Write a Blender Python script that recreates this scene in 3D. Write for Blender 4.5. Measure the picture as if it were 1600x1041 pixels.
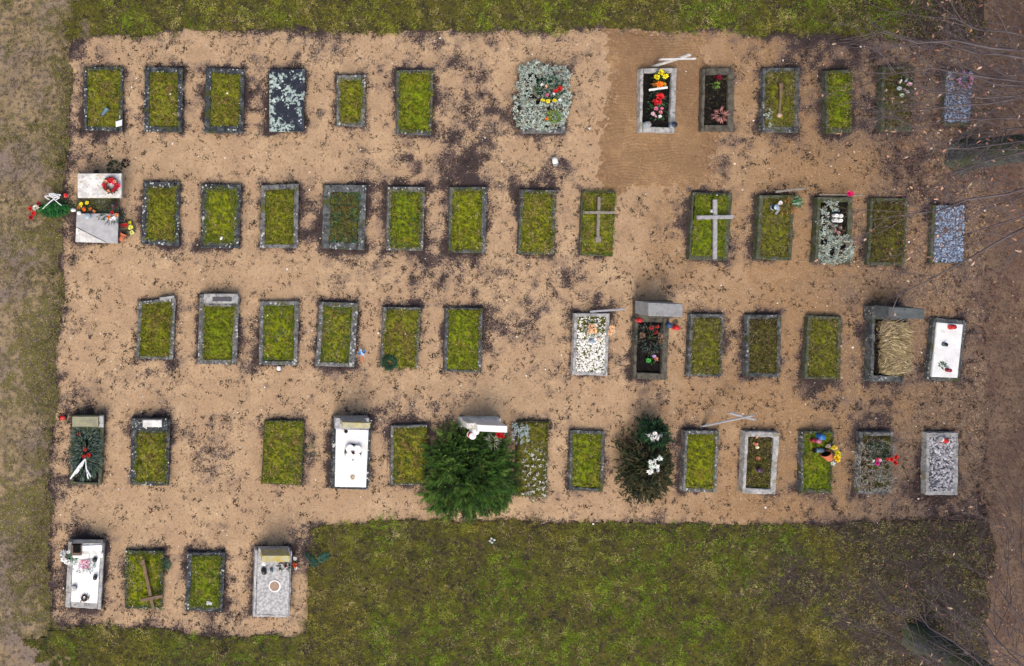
import bpy, math, random
import numpy as np
from mathutils import Vector, noise as mnoise

for o in list(bpy.data.objects):
    bpy.data.objects.remove(o)
scene = bpy.context.scene
COL = scene.collection
rng = np.random.default_rng(11)
random.seed(5)

# ------------------------------------------------------------------ camera, sky, sun
H = 20.0                 # flying height of the camera, metres
NAD = (300.0, 360.0)     # where the plumb line meets the picture
PPM = 60.0               # photo pixels per metre on the ground
cam_d = bpy.data.cameras.new('camera')
cam = bpy.data.objects.new('camera', cam_d)
COL.objects.link(cam)
cam.location = ((NAD[0] - 800) / PPM, (520.5 - NAD[1]) / PPM, H)
cam_d.sensor_width = 36
cam_d.lens = 36 * H / (1600 / PPM)
cam_d.shift_x = (800 - NAD[0]) / 1600
cam_d.shift_y = -(520.5 - NAD[1]) / 1600
cam_d.clip_end = 1000
scene.camera = cam

SUN_EL, SUN_AZ = math.radians(52), math.radians(205)   # azimuth clockwise from north (+Y)
world = bpy.data.worlds.new('World')
scene.world = world
world.use_nodes = True
wn = world.node_tree
sky = wn.nodes.new('ShaderNodeTexSky')
sky.sky_type = 'NISHITA'
sky.sun_disc = False
sky.sun_elevation = SUN_EL
sky.sun_rotation = SUN_AZ
sky.air_density = 1.0
sky.dust_density = 6.0
sky.ozone_density = 1.0
wn.links.new(sky.outputs[0], wn.nodes['Background'].inputs[0])
wn.nodes['Background'].inputs[1].default_value = 0.15
sl = bpy.data.lights.new('sun', 'SUN')
sl.energy = 0.8
sl.angle = math.radians(55)
sl.color = (1.0, 0.95, 0.88)
sun = bpy.data.objects.new('sun', sl)
COL.objects.link(sun)
sun.rotation_euler = Vector((-math.sin(SUN_AZ) * math.cos(SUN_EL), -math.cos(SUN_AZ) * math.cos(SUN_EL), -math.sin(SUN_EL))).to_track_quat('-Z', 'Y').to_euler()
vs = scene.view_settings
vs.view_transform = 'Standard'
vs.look = 'None'
vs.gamma = 1
vs.exposure = 0.42
vs.use_curve_mapping = False

# ------------------------------------------------------------------ helpers
def W(px, py, z=0.0):
    f = (H - z) / H
    x = NAD[0] + (px - NAD[0]) * f
    y = NAD[1] + (py - NAD[1]) * f
    return np.array(((x - 800) / PPM, (520.5 - y) / PPM))

def W3(px, py, z=0.0):
    w = W(px, py, z)
    return np.array((w[0], w[1], z))

def vnoise(x, y, seed=0):
    ix = np.floor(x).astype(np.int64); iy = np.floor(y).astype(np.int64)
    fx = x - ix; fy = y - iy
    fx = fx * fx * (3 - 2 * fx); fy = fy * fy * (3 - 2 * fy)
    def h(a, b):
        v = (a * 374761393 + b * 668265263 + seed * 974711) & 0xffffffff
        v = ((v ^ (v >> 13)) * 1274126177) & 0xffffffff
        v = ((v ^ (v >> 16)) * 2246822519) & 0xffffffff
        return ((v ^ (v >> 15)) & 0xffffff) / 0xffffff
    a = h(ix, iy); b = h(ix + 1, iy); c = h(ix, iy + 1); d = h(ix + 1, iy + 1)
    return (a * (1 - fx) + b * fx) * (1 - fy) + (c * (1 - fx) + d * fx) * fy

def fbm(x, y, seed=0, oc=4):
    s = 0; a = 0.5; t = 0
    for i in range(oc):
        s = s + a * vnoise(x * 2 ** i, y * 2 ** i, seed + i * 17); t += a; a *= 0.55
    return s / t

def norm(v):
    return v / np.maximum(np.linalg.norm(v, axis=-1, keepdims=True), 1e-9)

def mesh_fast(name, V, F, mat, col=None, smooth=False, attrs=None):
    V = np.asarray(V, dtype=np.float32); F = np.asarray(F, dtype=np.int32)
    k = F.shape[1]; n = len(F)
    me = bpy.data.meshes.new(name)
    me.vertices.add(len(V)); me.vertices.foreach_set('co', V.ravel())
    me.loops.add(n * k); me.loops.foreach_set('vertex_index', F.ravel())
    me.polygons.add(n)
    me.polygons.foreach_set('loop_start', np.arange(0, n * k, k, dtype=np.int32))
    me.polygons.foreach_set('loop_total', np.full(n, k, dtype=np.int32))
    me.polygons.foreach_set('use_smooth', np.full(n, smooth, dtype=bool))
    me.update(calc_edges=True)
    if col is not None:
        a = me.color_attributes.new('Col', 'FLOAT_COLOR', 'POINT')
        c = np.ones((len(V), 4), dtype=np.float32); c[:, :3] = col
        a.data.foreach_set('color', c.ravel())
    if attrs:
        for kx, vals in attrs.items():
            a = me.attributes.new(kx, 'FLOAT', 'POINT')
            a.data.foreach_set('value', np.asarray(vals, dtype=np.float32))
    me.materials.append(mat)
    return me

def mesh_slow(name, V, F, mat, smooth=False, col=None):
    me = bpy.data.meshes.new(name)
    me.from_pydata([tuple(map(float, v)) for v in V], [], [tuple(map(int, f)) for f in F])
    if smooth:
        me.polygons.foreach_set('use_smooth', np.full(len(F), True))
    if col is not None:
        a = me.color_attributes.new('Col', 'FLOAT_COLOR', 'POINT')
        c = np.ones((len(V), 4), dtype=np.float32); c[:, :3] = col
        a.data.foreach_set('color', c.ravel())
    me.materials.append(mat)
    me.update()
    return me

def link(name, me, parent=None, kind=None, label=None):
    o = bpy.data.objects.new(name, me)
    COL.objects.link(o)
    if parent is not None:
        o.parent = parent
    if kind:
        o['kind'] = kind
    if label:
        o['label'] = label
    return o

def tag(o, label, cat, group=None, kind=None):
    o['label'] = label
    o['category'] = cat
    if group: o['group'] = group
    if kind: o['kind'] = kind
    return o

def thing(name, loc, label, cat, group=None):
    o = bpy.data.objects.new(name, None)
    COL.objects.link(o)
    o.empty_display_size = 0.2
    o.location = tuple(map(float, loc)) if len(loc) == 3 else (float(loc[0]), float(loc[1]), 0.0)
    return tag(o, label, cat, group)

def origin(root):
    """world position of an object whose whole parent chain is only translated"""
    p = np.zeros(3)
    while root is not None:
        p = p + np.array(root.location); root = root.parent
    return p

def part(name, V, F, mat, root, smooth=False, col=None, kind=None, label=None, fast=False, attrs=None):
    V = np.asarray(V, dtype=float) - origin(root)
    me = mesh_fast(name, V, F, mat, col, smooth, attrs) if fast else mesh_slow(name, V, F, mat, smooth, col)
    return link(name, me, root, kind, label)

# ------------------------------------------------------------------ materials
MATS = {}
def M(name, c1, c2=None, scale=6, lo=.38, hi=.62, rough=.9, bump=.25, bscale=45, layers=(), attr=False, spec=.25, detail=7, transl=0):
    if name in MATS: return MATS[name]
    m = bpy.data.materials.new(name); m.use_nodes = True
    t = m.node_tree; N = t.nodes; L = t.links
    b = N['Principled BSDF']
    b.inputs['Roughness'].default_value = rough
    b.inputs['Specular IOR Level'].default_value = spec
    g = N.new('ShaderNodeNewGeometry')
    def noise(sc, det=detail):
        n = N.new('ShaderNodeTexNoise'); n.inputs['Scale'].default_value = sc
        n.inputs['Detail'].default_value = det; n.inputs['Roughness'].default_value = .62
        L.new(g.outputs['Position'], n.inputs['Vector']); return n.outputs['Fac']
    def mr(src, a, bb, to0=0., to1=1.):
        r = N.new('ShaderNodeMapRange'); r.inputs[1].default_value = a; r.inputs[2].default_value = bb
        r.inputs[3].default_value = to0; r.inputs[4].default_value = to1
        L.new(src, r.inputs[0]); return r.outputs[0]
    def mix(f, ca, cb):
        x = N.new('ShaderNodeMix'); x.data_type = 'RGBA'
        L.new(f, x.inputs[0])
        for s, c in ((6, ca), (7, cb)):
            if isinstance(c, tuple): x.inputs[s].default_value = (*c, 1)
            else: L.new(c, x.inputs[s])
        return x.outputs[2]
    def mul(src, f):
        x = N.new('ShaderNodeMix'); x.data_type = 'RGBA'; x.blend_type = 'MULTIPLY'
        x.inputs[0].default_value = 1
        L.new(src, x.inputs[6]); L.new(f, x.inputs[7]); return x.outputs[2]
    if attr:
        a = N.new('ShaderNodeAttribute'); a.attribute_name = 'Col'
        cur = a.outputs['Color']
        cur = mul(cur, mr(noise(scale), .3, .7, .75, 1.2))
    else:
        c2 = c2 or tuple(x * .7 for x in c1)
        cur = mix(mr(noise(scale), lo, hi), c1, c2)
    for ly in layers:
        kind, sc, a0, a1, cc = ly[:5]
        if kind == 'n':
            f = mr(noise(sc), a0, a1)
        elif kind == 'v':                       # round patches such as lichen
            v = N.new('ShaderNodeTexVoronoi'); v.inputs['Scale'].default_value = sc
            L.new(g.outputs['Position'], v.inputs['Vector'])
            s = N.new('ShaderNodeMath'); s.operation = 'MULTIPLY_ADD'
            L.new(noise(ly[6] if len(ly) > 6 else sc * .35, 4), s.inputs[0]); s.inputs[1].default_value = ly[5] if len(ly) > 5 else 1.2
            L.new(v.outputs['Distance'], s.inputs[2])
            f = mr(s.outputs[0], a1, a0)
        elif kind == 'a':                       # growth and painted shade maps stored on the mesh, broken up by fine noise
            at = N.new('ShaderNodeAttribute'); at.attribute_name = ly[5]
            s = N.new('ShaderNodeMath'); s.operation = 'ADD'
            L.new(noise(sc), s.inputs[0]); L.new(at.outputs['Fac'], s.inputs[1])
            f = mr(s.outputs[0], a0, a1)
        cur = mix(f, cur, cc)
    L.new(cur, b.inputs['Base Color'])
    if transl:
        b.inputs['Transmission Weight'].default_value = transl
    if bump:
        bp = N.new('ShaderNodeBump'); bp.inputs['Strength'].default_value = bump; bp.inputs['Distance'].default_value = .02
        L.new(noise(bscale), bp.inputs['Height']); L.new(bp.outputs[0], b.inputs['Normal'])
    MATS[name] = m
    return m

m_ground = M('ground_earth', (.11, .085, .04), (.07, .065, .022), 1.2, layers=(('n', 9, .50, .60, (.05, .045, .03)), ('n', 22, .54, .64, (.17, .13, .07))))
m_sand = M('sand', (.455, .318, .192), (.355, .244, .148), 1.6, lo=.42, hi=.58, layers=(
    ('n', .6, .46, .62, (.38, .255, .155)),
    ('a', 2.5, .95, 1.35, (.27, .165, .085), 'shade_path_tone'),  # tree shade painted in as browner sand towards the right
    ('a', 1.2, 1.5, 1.85, (.16, .11, .08), 'shade_path_tone'),  # deeper painted shade, also blends into the path's brown
    ('n', 16, .50, .64, (.31, .205, .12)),
    ('n', 34, .56, .68, (.56, .41, .26)),
    ('a', 2.5, .78, 1.15, (.17, .125, .105), 'moss'),
    ('a', 16, .88, 1.04, (.105, .077, .070), 'moss'),
    ('a', 30, .89, .97, (.055, .040, .039), 'moss')), bump=.7, bscale=45, rough=1, spec=.05)
m_raked = M('raked_sand', (.32, .20, .105), (.235, .145, .075), 1.2, lo=.42, hi=.58, layers=(('n', .7, .45, .56, (.21, .125, .068)), ('n', 5, .50, .62, (.24, .15, .085)), ('n', 18, .52, .66, (.20, .125, .065)), ('n', 34, .57, .68, (.46, .31, .18))), bump=.7, bscale=45, rough=1, spec=.05)
m_path = M('dirt_path', (.28, .205, .12), (.195, .148, .082), 2.0, layers=(
    ('n', .8, .47, .60, (.19, .145, .12)), ('a', 4, .74, .90, (.11, .10, .03), 'moss'), ('n', 8, .50, .60, (.11, .085, .068)), ('n', 30, .56, .66, (.36, .28, .18))), bump=.6, rough=1, spec=.05)
m_path2 = M('bare_path', (.20, .135, .09), (.14, .095, .07), 1.6, layers=(('n', 14, .50, .62, (.085, .058, .048)), ('n', 1.1, .48, .62, (.125, .08, .062)), ('n', 36, .57, .68, (.25, .18, .12))), bump=.6, rough=1, spec=.05)
m_lawn = M('lawn_soil', (.085, .08, .012), (.045, .04, .018), 3.0, layers=(('a', 4, .8, 1.1, (.05, .038, .033), 'dead'), ('n', 12, .52, .62, (.028, .023, .022)), ('n', 16, .56, .66, (.12, .09, .045))), bump=.8, bscale=35, rough=1, spec=.1)
m_leaf = M('foliage', (1, 1, 1), attr=True, scale=12, bump=0, rough=.75, spec=.2)
m_moss = M('moss_bright', (.205, .23, .007), (.10, .125, .006), 8, lo=.42, hi=.58, layers=(('n', 3.2, .53, .64, (.16, .13, .018)), ('n', 14, .53, .63, (.055, .06, .006)), ('n', 26, .57, .66, (.26, .24, .05))), bump=1, bscale=40, rough=1, spec=.1)
m_mossg = M('moss_green', (.165, .215, .007), (.085, .12, .006), 8, lo=.42, hi=.58, layers=(('n', 3.2, .54, .64, (.17, .16, .015)), ('n', 14, .52, .63, (.045, .06, .006)), ('n', 26, .57, .66, (.24, .23, .05))), bump=1, bscale=40, rough=1, spec=.1)
m_mossb = M('moss_patchy', (.195, .205, .009), (.10, .112, .007), 8, lo=.42, hi=.58, layers=(('n', 3.6, .49, .58, (.12, .085, .025)), ('n', 14, .51, .62, (.05, .045, .010)), ('n', 26, .55, .64, (.28, .23, .08))), bump=1, bscale=40, rough=1, spec=.1)
m_moss2 = M('moss_olive', (.155, .16, .010), (.075, .078, .009), 8, lo=.42, hi=.58, layers=(('n', 3.5, .52, .62, (.10, .08, .03)), ('n', 14, .51, .62, (.032, .03, .012)), ('n', 28, .56, .66, (.20, .17, .07))), bump=1, bscale=40, rough=1, spec=.1)
m_moss3 = M('moss_brown', (.08, .07, .016), (.045, .038, .014), 8, lo=.42, hi=.58, layers=(('n', 14, .50, .61, (.022, .018, .012)), ('n', 4, .52, .62, (.10, .10, .012)), ('n', 26, .56, .66, (.17, .125, .06))), bump=1, bscale=40, rough=1, spec=.1)
m_soil = M('black_soil', (.013, .011, .010), (.007, .006, .006), 14, layers=(('n', 30, .59, .68, (.045, .034, .024)),), bump=1, bscale=60, rough=1, spec=.1)
LICH = (.46, .48, .45)
m_kdark = M('kerb_dark', (.045, .052, .060), (.018, .021, .026), 7, lo=.42, hi=.58, layers=(('n', 8, .52, .61, (.11, .12, .12)), ('v', 13, .86, 1.0, LICH, 1.5, 4.0), ('n', 4, .58, .66, (.045, .055, .012))), rough=.8, bump=.5, bscale=25)
m_kgrey = M('kerb_grey', (.18, .18, .172), (.085, .088, .090), 6, lo=.42, hi=.58, layers=(('n', 11, .52, .62, (.05, .052, .054)), ('v', 13, .86, 1.0, (.44, .44, .42), 1.5, 4.0), ('n', 3, .57, .66, (.085, .09, .025))), bump=.5, bscale=25)
m_kmid = M('kerb_mid', (.12, .125, .125), (.05, .055, .058), 6, lo=.42, hi=.58, layers=(('n', 10, .52, .62, (.036, .038, .040)), ('v', 13, .82, .96, (.36, .37, .35), 1.5, 4.0), ('n', 3, .55, .65, (.06, .07, .016))), bump=.5, bscale=25)
m_kpale = M('kerb_pale', (.42, .415, .40), (.27, .27, .265), 7, lo=.42, hi=.58, layers=(('n', 12, .53, .64, (.15, .15, .15)), ('n', 4, .58, .68, (.22, .2, .14))), bump=.4, bscale=25)
m_kmoss = M('kerb_mossy', (.085, .09, .065), (.042, .048, .036), 6, lo=.42, hi=.58, layers=(('n', 6, .49, .60, (.055, .065, .014)), ('n', 16, .55, .65, (.16, .16, .13))), bump=.6, bscale=25)
m_kbrown = M('kerb_brown', (.11, .10, .078), (.065, .060, .048), 6, lo=.42, hi=.58, layers=(('n', 12, .53, .64, (.042, .038, .03)),), bump=.4, bscale=25)
m_granite = M('granite_grey', (.44, .44, .445), (.22, .225, .23), 16, lo=.42, hi=.58, layers=(('n', 60, .6, .68, (.10, .10, .11)), ('n', 3, .56, .7, (.22, .22, .22)), ('n', 70, .62, .68, (.6, .6, .6))), rough=.4, bump=.08, spec=.5)
m_white = M('white_stone', (.82, .82, .81), (.70, .70, .69), 4, layers=(('n', 5, .60, .74, (.56, .54, .50)), ('n', 22, .63, .74, (.58, .56, .53))), rough=.5, bump=.12, spec=.4)
m_white2 = M('weathered_white_stone', (.70, .69, .66), (.50, .49, .46), 5, lo=.42, hi=.58, layers=(('n', 4, .57, .68, (.46, .38, .20)), ('n', 16, .55, .65, (.34, .33, .31))), rough=.6, bump=.2)
m_yellow = M('yellow_lichen_stone', (.50, .46, .25), (.38, .36, .25), 7, layers=(('n', 9, .52, .62, (.44, .34, .05)), ('n', 16, .6, .7, (.55, .54, .48))), bump=.3)
m_black = M('black_granite', (.010, .012, .020), (.020, .023, .034), 6, layers=(('n', 2.6, .50, .53, (.34, .43, .39)), ('n', 13, .50, .54, (.014, .017, .026)), ('n', 1.8, .53, .60, (.035, .04, .055)), ('v', 12, .80, .88, (.52, .60, .55), 1.4, 4.0)), rough=.3, bump=.15, spec=.5)
m_wood = M('grey_wood', (.26, .235, .20), (.17, .15, .125), 12, layers=(('n', 30, .58, .7, (.10, .09, .075)),), bump=.5, bscale=25)
m_woodw = M('pale_wood', (.62, .62, .62), (.48, .48, .48), 12, layers=(('n', 25, .6, .72, (.30, .29, .28)),), bump=.3)
m_woodg = M('silvery_wood', (.36, .36, .38), (.26, .26, .28), 12, layers=(('n', 25, .56, .68, (.17, .16, .16)),), bump=.4)
m_woodb = M('brown_wood', (.21, .14, .09), (.13, .09, .06), 10, layers=(('n', 30, .58, .7, (.08, .055, .035)),), bump=.5)
m_bark = M('mossy_bark', (.085, .09, .088), (.04, .044, .045), 5, lo=.42, hi=.58, layers=(('n', 2, .46, .58, (.055, .072, .026)), ('n', 14, .56, .65, (.11, .115, .12)), ('n', 20, .55, .63, (.03, .03, .03))), bump=1, bscale=18)
m_twig = M('twig_bark', (.12, .10, .105), (.07, .055, .06), 3, bump=0)
def plain(name, c, rough=.5, spec=.4, transl=0):
    return M(name, c, tuple(x * .82 for x in c), 14, rough=rough, bump=.08, bscale=30, spec=spec, transl=transl)
m_terra = plain('terracotta', (.55, .16, .07), .8)
m_red = plain('red_plastic', (.55, .02, .02), .35)
m_blackp = plain('black_plastic', (.012, .012, .014), .4)
m_blue = plain('blue_plastic', (.03, .16, .45), .4)
m_bluegrey = plain('blue_grey_tin', (.10, .17, .22), .5)
m_whitep = plain('white_plastic', (.82, .82, .80), .4)
m_gold = plain('yellow_plastic', (.75, .55, .03), .5)
m_orange = plain('orange_plastic', (.75, .18, .03), .5)
m_glass = plain('smoky_glass', (.30, .38, .46), .12, .6)
m_petal = M('petals', (1, 1, 1), attr=True, scale=30, bump=0, rough=.7, spec=.2)
m_ribbon = plain('satin_ribbon', (.75, .78, .80), .45)
m_stones = M('loose_stones', (1, 1, 1), attr=True, scale=20, bump=.2, rough=.8, spec=.3)

# ------------------------------------------------------------------ shape makers
def uvp(q, u, v):
    q = np.asarray(q); u = np.asarray(u)[..., None]; v = np.asarray(v)[..., None]
    return (q[0] * (1 - u) + q[1] * u) * (1 - v) + (q[3] * (1 - u) + q[2] * u) * v

def stone_bar(q, u0, u1, v0, v1, z0, z1, bev=.012, jit=.011, seg=11, along='v', tilt=0.):
    """a kerb stone lying in the quad q, chamfered, a little uneven"""
    Lr = np.linalg.norm(q[3] - q[0]); Wr = np.linalg.norm(q[1] - q[0])
    if along == 'v':
        a0, a1, b0, b1, la, lb = u0, u1, v0, v1, Wr, Lr
    else:
        a0, a1, b0, b1, la, lb = v0, v1, u0, u1, Lr, Wr
    ba = bev / la; bb = bev / lb
    ts = [b0] + list(np.linspace(b0 + bb, b1 - bb, seg)) + [b1]
    V = []; sd = rng.random() * 50
    for i, t in enumerate(ts):
        end = i in (0, len(ts) - 1)
        prof = [(a0, z0), (a0, z1 - bev), (a0 + ba, z1), (a1 - ba, z1), (a1, z1 - bev), (a1, z0)]
        for j, (a, z) in enumerate(prof):
            if end and j in (2, 3): z -= bev
            if end and j in (1, 4): z -= bev * .3
            ja = (vnoise(np.array(t * 14 + sd), np.array(j * 3.1 + sd), 3) - .5) * 2 * jit
            jz = (vnoise(np.array(t * 11 + sd), np.array(j * 1.7 + sd + 40), 5) - .5) * 2 * jit if j in (1, 2, 3, 4) else 0
            uu, vv = (a + ja / la, t) if along == 'v' else (t, a + ja / la)
            p = uvp(q, np.array(uu), np.array(vv))
            V.append((p[0], p[1], z + jz + tilt * (t - .5)))
    F = []
    n = 6
    flip = along == 'v'
    for i in range(len(ts) - 1):
        for j in range(n - 1):
            f = (i * n + j, i * n + j + 1, (i + 1) * n + j + 1, (i + 1) * n + j)
            F.append(f)
    F.append(tuple(range(n))); m_ = (len(ts) - 1) * n
    F.append(tuple(m_ + k for k in range(n)))
    return V, F

def quad_prism(q, z0, z1, bev=.012, jit=0.):
    q = np.asarray(q); c = q.mean(0)
    V = []
    def ring(s, z):
        for p in q:
            d = c - p; d = d / np.linalg.norm(d)
            pp = p + d * s * 1.41
            V.append((pp[0] + (rng.random() - .5) * jit, pp[1] + (rng.random() - .5) * jit, z))
    ring(0, z0); ring(0, z1 - bev); ring(bev, z1)
    F = [(3, 2, 1, 0)]
    for r in range(2):
        for k in range(4):
            F.append((r * 4 + k, r * 4 + (k + 1) % 4, r * 4 + 4 + (k + 1) % 4, r * 4 + 4 + k))
    F.append((8, 9, 10, 11))
    return V, F

def sub_quad(q, u0, u1, v0, v1):
    return np.array([uvp(q, np.array(a), np.array(b)) for a, b in ((u0, v0), (u1, v0), (u1, v1), (u0, v1))])

def lathe(prof, c, n=14, axis=(0, 0, 1)):
    ax = norm(np.array(axis, float)); t = np.array((1, 0, 0)) if abs(ax[0]) < .8 else np.array((0, 1, 0))
    e1 = norm(np.cross(ax, t)); e2 = np.cross(ax, e1)
    V = []
    for r, z in prof:
        for k in range(n):
            a = 2 * math.pi * k / n
            V.append(np.array(c) + ax * z + (e1 * math.cos(a) + e2 * math.sin(a)) * max(r, .0005))
    F = []
    for i in range(len(prof) - 1):
        for k in range(n):
            F.append((i * n + k, i * n + (k + 1) % n, (i + 1) * n + (k + 1) % n, (i + 1) * n + k))
    F.append(tuple(reversed(range(n)))); F.append(tuple((len(prof) - 1) * n + k for k in range(n)))
    return V, F

def beam(p0, p1, w, t, up=(0, 0, 1), bev=.008):
    """a sawn timber from p0 to p1, w wide, t thick"""
    p0 = np.array(p0, float); p1 = np.array(p1, float)
    d = norm(p1 - p0); s = norm(np.cross(d, np.array(up, float))); u = np.cross(s, d)
    prof = [(-w / 2, -t / 2 + bev), (-w / 2 + bev, -t / 2), (w / 2 - bev, -t / 2), (w / 2, -t / 2 + bev), (w / 2, t / 2 - bev), (w / 2 - bev, t / 2), (-w / 2 + bev, t / 2), (-w / 2, t / 2 - bev)]
    V = []; seg = 5
    for i in range(seg):
        p = p0 + (p1 - p0) * i / (seg - 1)
        wob = (rng.random(2) - .5) * .006
        for a, b in prof: V.append(p + s * (a + wob[0]) + u * (b + wob[1]))
    F = []
    for i in range(seg - 1):
        for k in range(8): F.append((i * 8 + k, i * 8 + (k + 1) % 8, i * 8 + 8 + (k + 1) % 8, i * 8 + 8 + k))
    F.append(tuple(reversed(range(8)))); F.append(tuple((seg - 1) * 8 + k for k in range(8)))
    return V, F

def leaves(P, D, L, Wd, col, N=None, droop=.15, fold=.12):
    """one folded diamond per leaf; P base points, D directions"""
    P = np.asarray(P, float); n = len(P); D = norm(np.asarray(D, float))
    L = np.broadcast_to(np.asarray(L, float), (n,))[:, None]; Wd = np.broadcast_to(np.asarray(Wd, float), (n,))[:, None]
    if N is None:
        N = np.zeros((n, 3)); N[:, 2] = 1; N = N + (rng.random((n, 3)) - .5) * .9
    S = np.cross(D, N); bad = np.linalg.norm(S, axis=1) < 1e-3
    S[bad] = (1, 0, 0); S = norm(S); U = np.cross(S, D)
    v0 = P; v2 = P + D * L; v2 = v2 - np.array((0, 0, 1)) * L * droop
    mid = P + D * L * .48
    v1 = mid + S * Wd * .5 + U * Wd * fold; v3 = mid - S * Wd * .5 + U * Wd * fold
    V = np.stack([v0, v1, v2, v3], 1).reshape(-1, 3)
    F = np.arange(4 * n).reshape(n, 4)
    C = np.repeat(np.broadcast_to(np.asarray(col, float), (n, 3)), 4, axis=0)
    return V, F, C

def dirs(n, e0=5, e1=60, az=None, spread=math.pi):
    a = rng.uniform(-math.pi, math.pi, n) if az is None else az + rng.uniform(-spread, spread, n)
    e = np.radians(rng.uniform(e0, e1, n))
    return np.stack([np.cos(a) * np.cos(e), np.sin(a) * np.cos(e), np.sin(e)], 1)

def pick(pal, n, jit=.18):
    pal = np.asarray(pal, float); i = rng.integers(0, len(pal), n)
    return np.clip(pal[i] * (1 + (rng.random((n, 1)) - .5) * 2 * jit), 0, 1)

def join(parts):
    V = []; F = []; C = []; o = 0
    for v, f, c in parts:
        V.append(v); F.append(np.asarray(f) + o); C.append(c); o += len(v)
    return np.concatenate(V), np.concatenate(F), np.concatenate(C)

def octa(P, R, col):
    """small irregular stones"""
    n = len(P); P = np.asarray(P)
    base = np.array([(1, 0, 0), (0, 1, 0), (-1, 0, 0), (0, -1, 0), (.55, .55, .62), (-.55, .55, .62), (-.55, -.55, .62), (.55, -.55, .62)], float)
    a = rng.uniform(0, 6.28, n); ca, sa = np.cos(a)[:, None], np.sin(a)[:, None]
    B = base[None] * (1 + (rng.random((n, 8, 3)) - .5) * .5)
    sx = rng.uniform(.7, 1.3, (n, 1)); sy = rng.uniform(.6, 1.1, (n, 1)); sz = rng.uniform(.5, 1.0, (n, 1))
    X = B[..., 0] * sx; Y = B[..., 1] * sy; Z = B[..., 2] * sz
    XR = X * ca - Y * sa; YR = X * sa + Y * ca
    V = np.stack([XR, YR, Z], -1) * np.asarray(R)[:, None, None] + P[:, None, :]
    f = np.array([(0, 1, 5, 4), (1, 2, 6, 5), (2, 3, 7, 6), (3, 0, 4, 7), (4, 5, 6, 7)])
    F = (np.arange(n) * 8)[:, None, None] + f[None]
    C = np.repeat(np.broadcast_to(col, (n, 3)), 8, axis=0)
    return V.reshape(-1, 3), F.reshape(-1, 4), C

def tubes(lines, sides=5):
    V = []; F = []; o = 0
    for pts, rad in lines:
        pts = np.asarray(pts, float); m = len(pts)
        T = norm(np.gradient(pts, axis=0))
        ref = np.array((0.31, 0.2, .93)); E1 = norm(np.cross(T, ref)); E2 = np.cross(T, E1)
        ang = np.arange(sides) * 2 * math.pi / sides
        ring = E1[:, None] * np.cos(ang)[None, :, None] + E2[:, None] * np.sin(ang)[None, :, None]
        v = pts[:, None] + ring * np.asarray(rad)[:, None, None]
        V.append(v.reshape(-1, 3))
        i = np.arange(m - 1)[:, None] * sides; k = np.arange(sides)[None]
        k2 = (k + 1) % sides
        f = np.stack([i + k, i + k2, i + sides + k2, i + sides + k], -1).reshape(-1, 4) + o
        F.append(f); o += m * sides
    return np.concatenate(V), np.concatenate(F)

# ------------------------------------------------------------------ the ground
def sd_poly(X, Y, poly):
    """signed distance (inside positive) of points to a polygon"""
    poly = np.asarray(poly); d = np.full(X.shape, 1e9); ins = np.zeros(X.shape, bool)
    n = len(poly)
    for i in range(n):
        ax, ay = poly[i]; bx, by = poly[(i + 1) % n]
        ex, ey = bx - ax, by - ay
        t = np.clip(((X - ax) * ex + (Y - ay) * ey) / (ex * ex + ey * ey), 0, 1)
        d = np.minimum(d, np.hypot(X - ax - t * ex, Y - ay - t * ey))
        c = ((ay > Y) != (by > Y)) & (X < (bx - ax) * (Y - ay) / (by - ay + 1e-12) + ax)
        ins ^= c
    return np.where(ins, d, -d)

def rag(X, Y, amp=.12, seed=3):
    return (fbm(X * 1.1, Y * 1.1, seed, 4) - .5) * 2 * amp * 1.6 + (fbm(X * 6, Y * 6, seed + 9, 3) - .5) * amp * 1.2

PLOT = [(112, 62), (160, 52), (300, 46), (450, 44), (560, 47), (700, 45), (850, 46), (940, 42), (1100, 44), (1230, 52), (1330, 56), (1480, 58), (1572, 62),
        (1568, 300), (1562, 450), (1556, 640), (1544, 780), (1536, 812), (1400, 818), (1250, 822), (1120, 820), (1000, 820), (860, 818), (700, 816), (560, 818), (500, 820), (489, 832),
        (487, 900), (485, 960), (476, 990), (455, 996), (300, 994), (180, 986), (95, 980), (80, 962), (79, 850), (80, 700), (86, 600), (95, 480), (96, 350), (102, 220), (106, 120)]
PLOTW = np.array([W(*p) for p in PLOT])

def sheet(name, x0, x1, y0, y1, step, mat, keep, zf, attr=None, kind='structure'):
    xs = np.arange(x0, x1 + step * .5, step); ys = np.arange(y0, y1 + step * .5, step)
    X, Y = np.meshgrid(xs, ys)
    Z = zf(X, Y)
    ny, nx = X.shape
    Xc = (X[:-1, :-1] + X[1:, 1:]) / 2; Yc = (Y[:-1, :-1] + Y[1:, 1:]) / 2
    kp = keep(Xc, Yc)
    idx = np.arange(ny * nx).reshape(ny, nx)
    F = np.stack([idx[:-1, :-1], idx[:-1, 1:], idx[1:, 1:], idx[1:, :-1]], -1)[kp]
    used = np.unique(F); re = np.full(ny * nx, -1); re[used] = np.arange(len(used))
    V = np.stack([X, Y, Z], -1).reshape(-1, 3)[used]
    at = None
    if attr is not None:
        at = {k_: fn(X, Y).reshape(-1)[used] for k_, fn in attr.items()}
    me = mesh_fast(name, V, re[F], mat, smooth=True, attrs=at)
    return link(name, me, None, kind)

# ---- the far ground, one sheet out to the horizon
me = mesh_slow('ground', [(-400, -400, -.06), (400, -400, -.06), (400, 400, -.06), (-400, 400, -.06)], [(0, 1, 2, 3)], m_ground)
link('ground', me, None, 'structure')

XL, XR_, YB, YT = -15.5, 15.5, -10.5, 10.5
RAKE = np.array([W(*p) for p in ((930, 28), (1120, 30), (1136, 90), (1128, 215), (1124, 306), (1020, 318), (920, 308), (926, 190), (944, 90))])

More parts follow.
